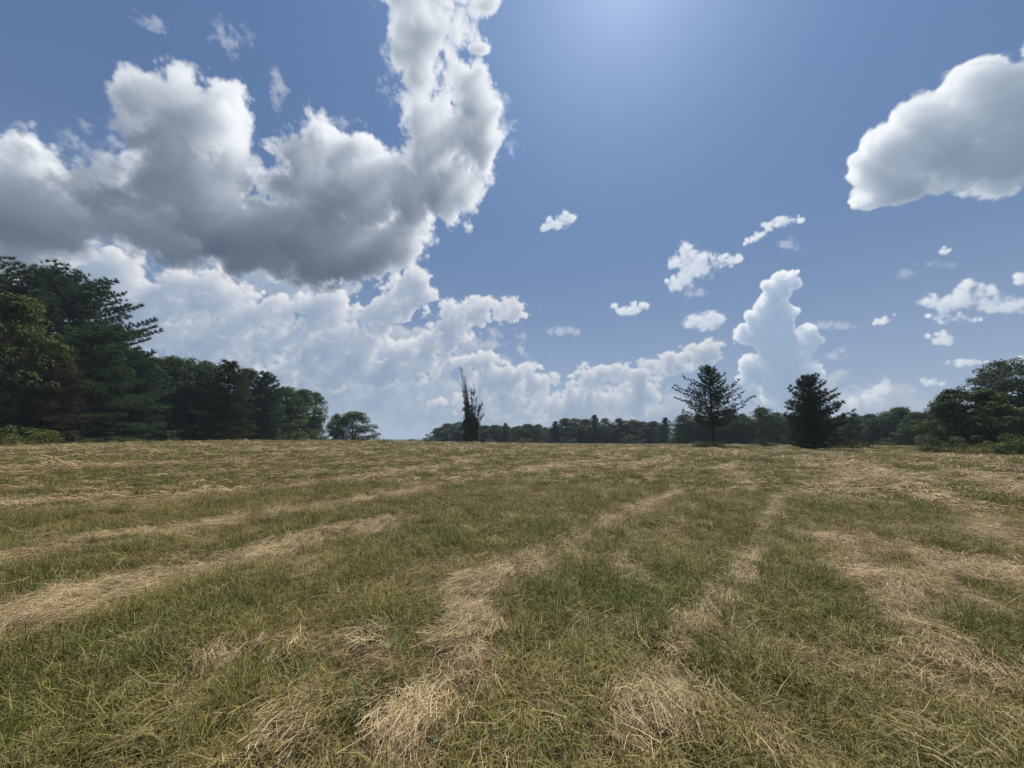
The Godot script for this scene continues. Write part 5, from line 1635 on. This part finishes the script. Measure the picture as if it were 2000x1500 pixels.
func dead_tree() -> void:
	var rng := RandomNumberGenerator.new()
	rng.seed = 41
	var o := thing("dead_tree", "dead many-stemmed tree with bare upright stems above a skirt of ivy", "tree", Vector3(-10.0, height_at(-10.0, -95.0), -95.0))
	# foot x, foot z, head x, head y, head z, thickness
	var stems := [[-0.3, 0.0, -3.3, 19.2, 0.3, 0.20], [-0.1, 0.2, -2.9, 19.0, -0.4, 0.18], [0.0, -0.2, -1.9, 16.4, 0.2, 0.2], [0.1, 0.1, -0.2, 13.6, 0.1, 0.27], [0.2, 0.0, 0.55, 14.6, 0.5, 0.15],
		[-0.5, 0.1, -2.2, 12.6, -0.5, 0.14], [-0.6, 0.0, -2.7, 14.4, 0.2, 0.12], [0.5, 0.1, 1.4, 11.4, 0.2, 0.2], [0.7, -0.1, 2.5, 10.0, -0.3, 0.15], [0.9, 0.2, 2.9, 7.2, 0.5, 0.13], [0.4, -0.3, 1.9, 8.8, 0.4, 0.13], [-0.8, 0.3, -1.7, 8.6, 0.6, 0.13]]
	var heads := []
	for st in stems:
		var w := Shape.new()
		var foot := Vector3(st[0], -0.2, st[1])
		var head := Vector3(st[2], st[3], st[4])
		var pts := []
		var rad := []
		for k in 8:
			var t := k / 7.0
			var p := foot.lerp(head, t)
			p.x = lerpf(foot.x, head.x, pow(t, 1.7)) + rng.randf_range(-0.12, 0.12) * t
			p.z += rng.randf_range(-0.15, 0.15)
			pts.append(p)
			rad.append(float(st[5]) * (1.0 - t * 0.88) + 0.015)
		w.tube(pts, rad, 6, Color.WHITE)
		for k in 14:
			var q := rng.randi_range(3, 6)
			var root: Vector3 = pts[q].lerp(pts[q + 1], rng.randf())
			var d := Vector3(rng.randf_range(-0.6, 0.6), 1.0, rng.randf_range(-0.6, 0.6)).normalized() * rng.randf_range(0.5, 1.6)
			w.tube([root, root + d * 0.55, root + d + Vector3(0, 0.2, 0)], [0.035, 0.025, 0.008], 4, Color.WHITE)
		part("stem", w.mesh(), M.dead_wood, o)
		heads.append(pts)
	var ivy := Shape.new()
	for pts in heads:
		for k in 16:
			var y := pow(rng.randf(), 1.5)
			var q := y * 4.2
			var p: Vector3 = pts[int(q)].lerp(pts[int(q) + 1], q - int(q))
			if p.y < 12.8:
				clump(ivy, rng, p + Vector3(rng.randf_range(-0.35, 0.35), 0, rng.randf_range(-0.35, 0.35)), rng.randf_range(0.3, 0.6), 30, 0.3, shade_of(rng, 0.2), 0.6)
	for k in 95:
		var y := rng.randf() * 6.2
		var a := rng.randf() * TAU
		var f := sqrt(rng.randf()) * lerpf(2.5, 1.7, y / 6.2)
		clump(ivy, rng, Vector3(cos(a) * f, y + 0.2, sin(a) * f), rng.randf_range(0.5, 0.9), 60, 0.36, shade_of(rng, 0.18), 0.5)
	part("ivy", ivy.mesh(), M.leaf_grey, o)
	# fine dead twigs and a few dry leaves that still hang among the stems
	var twigs := Shape.new()
	var dry := Shape.new()
	for k in 340:
		var pts: Array = heads[rng.randi_range(0, heads.size() - 1)]
		var q := rng.randf_range(1.6, 6.4)
		var root: Vector3 = pts[int(q)].lerp(pts[int(q) + 1], q - int(q))
		var d := Vector3(rng.randf_range(-0.75, 0.75), 1.0, rng.randf_range(-0.75, 0.75)).normalized() * rng.randf_range(0.5, 1.9) * (1.2 - q * 0.1)
		twigs.tube([root, root + d * 0.5 + Vector3(rng.randf_range(-0.1, 0.1), 0, 0), root + d], [0.03, 0.022, 0.008], 4, Color.WHITE)
		if root.y < 12.5 and rng.randf() < 0.9:
			clump(dry, rng, root + d * 0.7, rng.randf_range(0.25, 0.5), 18, 0.24, shade_of(rng, 0.25), 0.6)
	part("twigs", twigs.mesh(), M.dead_wood, o)
	part("dry_leaves", dry.mesh(), M.leaf_brown, o)

func snag() -> void:
	var rng := RandomNumberGenerator.new()
	rng.seed = 43
	var o := thing("dead_tree", "thin ivy-wrapped snag with bare tip between the two field pines", "tree", Vector3(54.6, height_at(54.6, -85.0), -85.0))
	var w := Shape.new()
	w.tube([Vector3(0, -0.2, 0), Vector3(0.1, 3, 0), Vector3(-0.05, 6, 0.1), Vector3(0.2, 9.4, 0)], [0.2, 0.16, 0.11, 0.03], 7, Color.WHITE)
	for k in 12:
		var y := rng.randf_range(4.5, 8.8)
		var d := Vector3(rng.randf_range(-1.0, 1.0), rng.randf_range(0.4, 1.0), rng.randf_range(-0.6, 0.6)) * rng.randf_range(0.7, 1.6)
		w.tube([Vector3(0.05, y, 0), Vector3(0.05, y, 0) + d * 0.6, Vector3(0.05, y, 0) + d + Vector3(0, 0.3, 0)], [0.04, 0.03, 0.01], 4, Color.WHITE)
	part("trunk", w.mesh(), M.dead_wood, o)
	var ivy := Shape.new()
	for k in 40:
		var y := rng.randf() * 7.4
		clump(ivy, rng, Vector3(rng.randf_range(-0.5, 0.6), y + 0.3, rng.randf_range(-0.5, 0.5)), lerpf(0.7, 0.45, y / 7.4), 50, 0.2, shade_of(rng, 0.18), 0.5)
	part("ivy", ivy.mesh(), M.leaf_pinebrown, o)

func make_wood_behind() -> void:
	# the depth of the woods behind their front trees, where no tree can be told from the next
	var rng := RandomNumberGenerator.new()
	rng.seed = 91
	var spots := {}
	# [from x, z, to x, z, depth, height, how many]
	for band in [[-118.0, -52.0, -72.0, -92.0, 26.0, 16.0, 46], [-76.0, -92.0, -76.0, -122.0, -14.0, 14.0, 24], [-40.0, -258.0, 92.0, -222.0, 26.0, 12.0, 110], [92.0, -205.0, 110.0, -158.0, 14.0, 12.0, 20], [74.0, -172.0, 150.0, -132.0, 18.0, 12.0, 46], [78.0, -66.0, 130.0, -48.0, 16.0, 8.0, 24], [110.0, -120.0, 124.0, -74.0, 10.0, 10.0, 20], [-160.0, -30.0, -100.0, -60.0, 20.0, 16.0, 24]]:
		for k in int(band[6]):
			var t := rng.randf()
			var x: float = lerpf(band[0], band[2], t) + rng.randf_range(-3.0, 3.0)
			var z: float = lerpf(band[1], band[3], t) - rng.randf() * absf(band[4])
			if band[4] < 0.0:
				x -= rng.randf() * absf(band[4])
			var v := rng.randi_range(0, 4)
			var h: float = band[5] * rng.randf_range(0.8, 1.05)
			var sc := h / 14.0
			var b := Basis(Vector3.UP, rng.randf() * TAU).scaled(Vector3(sc * 1.2, sc, sc * 1.2))
			if not spots.has(v):
				spots[v] = []
			spots[v].append(Transform3D(b, Vector3(x, height_at(x, z), z)))
	var o := Node3D.new()
	o.name = "wood"
	o.set_meta("kind", "stuff")
	o.set_meta("label", "mass of dark leafy trees filling the woods behind the front rows")
	o.set_meta("category", "woodland")
	add_child(o)
	for v in spots:
		var mm := MultiMesh.new()
		mm.transform_format = MultiMesh.TRANSFORM_3D
		mm.mesh = protos.tall[v][1]
		mm.instance_count = spots[v].size()
		for k in spots[v].size():
			mm.set_instance_transform(k, spots[v][k])
		var mi := MultiMeshInstance3D.new()
		mi.name = "crowns"
		mi.multimesh = mm
		mi.material_override = M.leaf_far
		o.add_child(mi, true)

# ---------------------------------------------------------------- small things in the field
func make_stake() -> void:
	var at := on_ground(-20.9, -52.0)
	var o := thing("wooden_stake", "leaning pale wooden stake with a drooping broken slat, in weeds at field edge", "stake", at)
	o.rotation.z = -0.09
	var w := plain(lin(0.42, 0.30, 0.24), 0.8)
	var s := Shape.new()
	s.tube([Vector3(0, -0.2, 0), Vector3(0, 0.7, 0), Vector3(0.01, 1.45, 0)], [0.055, 0.052, 0.05], 4, Color.WHITE)
	part("post", s.mesh(), w, o)
	s = Shape.new()
	s.tube([Vector3(0.0, 1.28, 0.04), Vector3(0.28, 1.12, 0.05), Vector3(0.52, 0.88, 0.05)], [0.045, 0.04, 0.035], 4, Color(1.0, 0.8, 0.7))
	part("slat", s.mesh(), w, o)

func weed(called: String, label: String, at: Vector3, blades: int, tall: float, wide: float, mat: Material, lean: float, seed_: int, blade_w := 0.012) -> void:
	var rng := RandomNumberGenerator.new()
	rng.seed = seed_
	var o := thing(called, label, "plant", at)
	var s := Shape.new()
	for k in blades:
		var a := rng.randf() * TAU
		var f := sqrt(rng.randf()) * wide
		var root := Vector3(cos(a) * f, -0.01, sin(a) * f)
		blade(s, rng, root, tall * rng.randf_range(0.5, 1.1), blade_w * rng.randf_range(0.7, 1.3), lean * rng.randf_range(0.3, 1.3), a + rng.randf_range(-0.8, 0.8), shade_of(rng, 0.25))
	part("leaves", s.mesh(), mat, o)

func make_weeds() -> void:
	weed("grass_tuft", "dark green tuft of tall grass beside the pale straw heap in foreground", on_ground(-1.03, -3.05), 70, 0.26, 0.07, M.tuft, 0.5, 1, 0.008)
	weed("grass_tuft", "bright green grass tuft tucked against left side of the straw heap", on_ground(-1.45, -2.72), 40, 0.18, 0.06, M.tuft, 0.9, 2, 0.009)
	weed("grass_tuft", "green grass tuft at the bottom centre between two straw strips", on_ground(-0.82, -2.42), 40, 0.2, 0.08, M.tuft, 0.6, 3, 0.007)
	weed("grass_tuft", "light green tuft left of the small straw patch right of centre", on_ground(0.95, -4.75), 50, 0.25, 0.12, M.weed, 0.6, 4, 0.01)
	weed("weed_clump", "brushy tan-green weed clump at the foot of the dark pine in left wood", Vector3(-58.5, height_at(-58.5, -77.0), -77.0), 420, 2.3, 2.6, M.leaf_olive, 0.5, 5, 0.05)
	weed("weed_clump", "dark weed clump round the foot of the leaning stake", on_ground(-20.6, -51.6), 160, 0.55, 0.7, M.leaf_olive, 0.6, 6, 0.025)
	weed("weed_clump", "sparse tall weeds on the skyline right of the stake", on_ground(-19.0, -57.0), 120, 0.9, 1.4, M.leaf_olive2, 0.35, 7, 0.025)
	# a few broad-leaved weeds among the grass
	for w in [[-0.83, -2.95, 0.08, "broad dock leaves right of the tall grass tuft by the straw heap", 0.12], [-0.35, -2.2, 0.05, "small round-leaved weed at the bottom edge left of centre", 0.1], [-1.85, -2.35, 0.05, "pale small-leaved weed in the lower left grass", 0.1], [1.83, -3.3, 0.06, "tiny yellow-green weed in the grass right of thin straw strip", 0.1]]:
		var rng := RandomNumberGenerator.new()
		rng.seed = int(w[2] * 1000) + 3
		var o := thing("weed_plant", w[3], "plant", on_ground(w[0], w[1]))
		for k in 8:
			var s := Shape.new()
			var a := TAU * k / 8.0 + rng.randf_range(-0.3, 0.3)
			var out := Vector3(cos(a), 0, sin(a))
			var up: float = w[4] * rng.randf_range(0.4, 1.0)
			var p := Vector3(0, up, 0) + out * float(w[2]) * 0.4
			leaf(s, p, (out + Vector3.UP * 0.3).normalized(), (Vector3.UP + rnd_dir(rng) * 0.4).normalized(), w[2], float(w[2]) * 0.5, shade_of(rng, 0.15))
			s.tube([Vector3(0, -0.01, 0), p], [0.002, 0.0015], 4, Color.WHITE)
			part("leaf", s.mesh(), M.weed, o)

func make_bird() -> void:
	var o := thing("bird", "small dark bird flying just right of the tallest pine's top", "bird", Vector3(-67.8, 1.7 + 22.8, -57.4))
	o.rotation_degrees = Vector3(10, -40, 18)
	var s := Shape.new()
	var body := []
	var rad := []
	for k in 9:
		var t := k / 8.0
		body.append(Vector3(0, 0, lerpf(-0.19, 0.16, t)))
		rad.append([0.004, 0.022, 0.034, 0.03, 0.046, 0.05, 0.042, 0.025, 0.008][k])
	s.tube(body, rad, 8, Color.WHITE)
	for sd in [-1.0, 1.0]:
		var sh := Vector3(0.03 * sd, 0.01, -0.05)
		var wrist := Vector3(0.16 * sd, 0.07, -0.09)
		var tip := Vector3(0.34 * sd, 0.03, 0.02)
		for up in [0.006, -0.006]:
			var l := Vector3(0, up, 0)
			s.quad(sh + l, wrist + l, wrist + Vector3(0.0, 0, 0.13) + l, sh + Vector3(0, 0, 0.14) + l, Color.WHITE)
			s.quad(wrist + l, tip + l * 0.3, tip + Vector3(-0.06 * sd, 0, 0.04), wrist + Vector3(0, 0, 0.13) + l, Color.WHITE)
	s.quad(Vector3(-0.015, 0, 0.12), Vector3(0.015, 0, 0.12), Vector3(0.05, 0, 0.26), Vector3(-0.05, 0, 0.26), Color.WHITE)
	part("body", s.mesh(), plain(lin(0.02, 0.02, 0.022), 0.7), o)

# ---------------------------------------------------------------- grass and straw
func blade(s: Shape, rng: RandomNumberGenerator, root: Vector3, tall: float, width: float, lean: float, turn: float, col: Color) -> void:
	var out := Vector3(cos(turn), 0, sin(turn))
	var side := Vector3(-out.z, 0, out.x).rotated(Vector3.UP, rng.randf_range(-0.7, 0.7)) * width * 0.5
	var p1 := root + Vector3.UP * tall * 0.45 + out * tall * lean * 0.18
	var p2 := root + Vector3.UP * tall * (0.8 - lean * 0.12) + out * tall * lean * 0.5
	var p3 := root + Vector3.UP * tall * (1.0 - lean * 0.32) + out * tall * lean * 0.95
	s.quad(root - side, root + side, p1 + side * 0.9, p1 - side * 0.9, col)
	s.quad(p1 - side * 0.9, p1 + side * 0.9, p2 + side * 0.6, p2 - side * 0.6, col)
	s.tri(p2 - side * 0.6, p2 + side * 0.6, p3, col)

func grass_patch(seed_: int, blades: int, rad: float, tall: float, width: float, dry: float) -> ArrayMesh:
	var rng := RandomNumberGenerator.new()
	rng.seed = seed_
	var s := Shape.new()
	for k in blades:
		var a := rng.randf() * TAU
		var f := sqrt(rng.randf()) * rad
		var c := shade_of(rng, 0.3)
		if rng.randf() < dry:  # dead blades stand among the green
			c = Color(2.6, 2.1, 2.7) * rng.randf_range(0.6, 1.25)
		blade(s, rng, Vector3(cos(a) * f, -0.012, sin(a) * f), tall * pow(rng.randf(), 0.7) * 1.1 + tall * 0.15, width * rng.randf_range(0.6, 1.3), rng.randf_range(0.15, 1.5), rng.randf() * TAU, c)
	return s.mesh()

func straw_patch(seed_: int, stems: int, rad: float, length: float, width: float, depth: float) -> ArrayMesh:
	var rng := RandomNumberGenerator.new()
	rng.seed = seed_
	var s := Shape.new()
	for k in stems:
		var a := rng.randfn(0.0, 0.6) + (0.0 if rng.randf() < 0.8 else rng.randf() * TAU)
		var d := Vector3(cos(a), rng.randfn(0.0, 0.16), sin(a)).normalized()
		var l := length * rng.randf_range(0.35, 1.15)
		var f := sqrt(rng.randf()) * rad
		var b := rng.randf() * TAU
		var mid := Vector3(cos(b) * f, 0.012 + rng.randf() * depth, sin(b) * f)
		var side := d.cross(Vector3.UP).rotated(d, rng.randf_range(-0.9, 0.9)).normalized() * width * rng.randf_range(0.5, 1.2) * 0.5
		var bow := Vector3(rng.randf_range(-0.12, 0.12), rng.randf_range(-0.02, 0.1), rng.randf_range(-0.12, 0.12)) * l
		var p0 := mid - d * l * 0.5
		var p2 := mid + d * l * 0.5
		p0.y = maxf(p0.y, 0.004)
		p2.y = maxf(p2.y, 0.004)
		var t := rng.randf_range(0.6, 1.25)
		var c := Color(t, t * rng.randf_range(0.93, 1.02), t * rng.randf_range(0.82, 1.05))
		s.quad(p0 - side, p0 + side, mid + bow + side, mid + bow - side, c)
		s.quad(mid + bow - side, mid + bow + side, p2 + side * 0.6, p2 - side * 0.6, c)
	return s.mesh()

var buffers := {}

func put(key: String, at: Vector3, turn: float, size: float, up: float, tilt: float, col: Color) -> void:
	if not buffers.has(key):
		buffers[key] = PackedFloat32Array()
	var b := Basis(Vector3.UP, turn).scaled_local(Vector3(size, size * up, size))
	if tilt != 0.0:
		b = Basis(Vector3(cos(turn * 3.0), 0, sin(turn * 3.0)), tilt) * b
	buffers[key].append_array(PackedFloat32Array([b.x.x, b.y.x, b.z.x, at.x, b.x.y, b.y.y, b.z.y, at.y, b.x.z, b.y.z, b.z.z, at.z, col.r, col.g, col.b, 1.0]))

func spread(parent: Node3D, called: String, key: String, mesh: Mesh, mat: Material) -> void:
	if not buffers.has(key):
		return
	var mm := MultiMesh.new()
	mm.transform_format = MultiMesh.TRANSFORM_3D
	mm.use_colors = true
	mm.mesh = mesh
	mm.instance_count = buffers[key].size() / 16
	mm.buffer = buffers[key]
	var mi := MultiMeshInstance3D.new()
	mi.name = called
	mi.multimesh = mm
	mi.material_override = mat
	parent.add_child(mi, true)

func make_grass() -> void:
	var rng := RandomNumberGenerator.new()
	rng.seed = 1234
	var tone := FastNoiseLite.new()
	tone.seed = 31
	tone.frequency = 0.5
	tone.fractal_octaves = 4
	var green := Color(0.142, 0.156, 0.036)
	var fresh := Color(0.108, 0.152, 0.034)
	var olive := Color(0.205, 0.180, 0.055)
	var tan_ := Color(0.315, 0.252, 0.125)
	var pale := Color(0.50, 0.40, 0.25)
	# [nearest, farthest, grass patches per square metre, straw patches per square metre, mesh, how wide a patch is]
	for band in [[0.5, 6.0, 125.0, 95.0, "near"], [6.0, 13.0, 70.0, 60.0, "near"], [13.0, 28.0, 26.0, 20.0, "mid"], [28.0, 60.0, 9.5, 4.6, "far"], [60.0, 150.0, 2.4, 0.7, "far"]]:
		var area: float = 150.0 / 360.0 * PI * (band[1] * band[1] - band[0] * band[0])
		for k in int(area * band[2]):
			var r := sqrt(rng.randf_range(band[0] * band[0], band[1] * band[1]))
			var a := deg_to_rad(rng.randf_range(-75.0, 75.0))
			var x := sin(a) * r
			var z := -cos(a) * r
			var st := straw_at(x, z)
			if rng.randf() < st * 0.85 - 0.12:
				continue
			var n := tone.get_noise_2d(x, z) + tone.get_noise_2d(x * 0.2 + 50.0, z * 0.2) * 0.55
			var c := green.lerp(olive, clampf(0.55 - n * 1.1, 0.0, 1.0))
			c = c.lerp(fresh, clampf(n * 1.6 - 0.6, 0.0, 0.4))
			c = c.lerp(tan_, clampf(st * 0.5 + rng.randf_range(-0.25, 0.4), 0.0, 0.65))
			c *= rng.randf_range(0.62, 1.3)
			var up := clampf(0.9 + n * 0.45 - st * 0.45 + rng.randf_range(-0.4, 0.35), 0.3, 1.6)
			put("grass_%s_%d" % [band[4], rng.randi_range(0, 3)], on_ground(x, z), rng.randf() * TAU, rng.randf_range(0.8, 1.25), up, rng.randfn(0.0, 0.12), c)
		for k in int(area * band[3]):
			var r := sqrt(rng.randf_range(band[0] * band[0], band[1] * band[1]))
			var a := deg_to_rad(rng.randf_range(-75.0, 75.0))
			var x := sin(a) * r
			var z := -cos(a) * r
			var st := straw_at(x, z)
			if rng.randf() > st * 1.0 + 0.13:
				continue
			var c := tan_.lerp(pale, clampf(st * 0.9 + rng.randf_range(-0.35, 0.35), 0.0, 1.0)) * rng.randf_range(0.75, 1.25)
			if rng.randf() < 0.18:  # weathered, browner stalks
				c = c.lerp(Color(0.20, 0.135, 0.075), 0.6)
			var at := on_ground(x, z)
			at.y += rng.randf() * 0.10 * clampf(st - 0.2, 0.0, 1.0)
			# the stalks lie roughly along the mower's way
			var flow := 0.98 + tone.get_noise_2d(x * 0.7 + 200.0, z * 0.7) * 2.4 + rng.randfn(0.0, 0.35)
			put("straw_%s_%d" % [band[4], rng.randi_range(0, 2)], at, flow, rng.randf_range(0.7, 1.3), rng.randf_range(0.7, 1.6), rng.randfn(0.0, 0.26), c)
	# single long stems that the mower dropped
	for k in 2000:
		var r := sqrt(rng.randf_range(1.0, 110.0))
		var a := deg_to_rad(rng.randf_range(-75.0, 75.0))
		var x := sin(a) * r
		var z := -cos(a) * r
		put("stem_%d" % rng.randi_range(0, 2), on_ground(x, z) + Vector3(0, rng.randf_range(0.04, 0.13), 0), rng.randf() * TAU, rng.randf_range(0.6, 1.2), 1.0, rng.randfn(0.0, 0.22), pale * rng.randf_range(0.7, 1.15))
	# unmown grass along the foot of the woods
	for t in TREES:
		if t[3] < -150.0:
			continue
		for k in 16:
			var x: float = t[2] + rng.randfn(0.0, 0.5) * t[5]
			var z: float = t[3] + rng.randf_range(-0.2, 0.6) * t[5]
			put("edge_%d" % rng.randi_range(0, 2), on_ground(x, z), rng.randf() * TAU, rng.randf_range(0.6, 1.3), rng.randf_range(0.5, 1.3), 0.0, green.lerp(olive, rng.randf()) * rng.randf_range(0.6, 0.95))
	var g := Node3D.new()
	g.name = "grass"
	g.set_meta("kind", "stuff")
	g.set_meta("label", "mown green and olive grass covering the field")
	g.set_meta("category", "grass")
	add_child(g)
	for v in 4:
		spread(g, "blades", "grass_near_%d" % v, grass_patch(400 + v, 48, 0.13, 0.175, 0.0038, 0.36), M.grass)
		spread(g, "blades", "grass_mid_%d" % v, grass_patch(410 + v, 44, 0.22, 0.135, 0.009, 0.32), M.grass)
		spread(g, "blades", "grass_far_%d" % v, grass_patch(420 + v, 60, 0.5, 0.16, 0.02, 0.3), M.grass)
	for v in 3:
		spread(g, "tall_blades", "edge_%d" % v, grass_patch(470 + v, 80, 0.7, 0.95, 0.022, 0.35), M.grass)
	var s := Node3D.new()
	s.name = "straw"
	s.set_meta("kind", "stuff")
	s.set_meta("label", "dry pale straw lying in rows across the field")
	s.set_meta("category", "straw")
	add_child(s)
	for v in 3:
		spread(s, "stalks", "straw_near_%d" % v, straw_patch(430 + v, 64, 0.13, 0.15, 0.0024, 0.06), M.straw)
		spread(s, "stalks", "straw_mid_%d" % v, straw_patch(440 + v, 40, 0.24, 0.26, 0.008, 0.06), M.straw)
		spread(s, "stalks", "straw_far_%d" % v, straw_patch(450 + v, 60, 0.55, 0.4, 0.018, 0.09), M.straw)
		spread(s, "long_stalks", "stem_%d" % v, straw_patch(460 + v, 2, 0.12, 0.28, 0.0026, 0.03), M.straw)
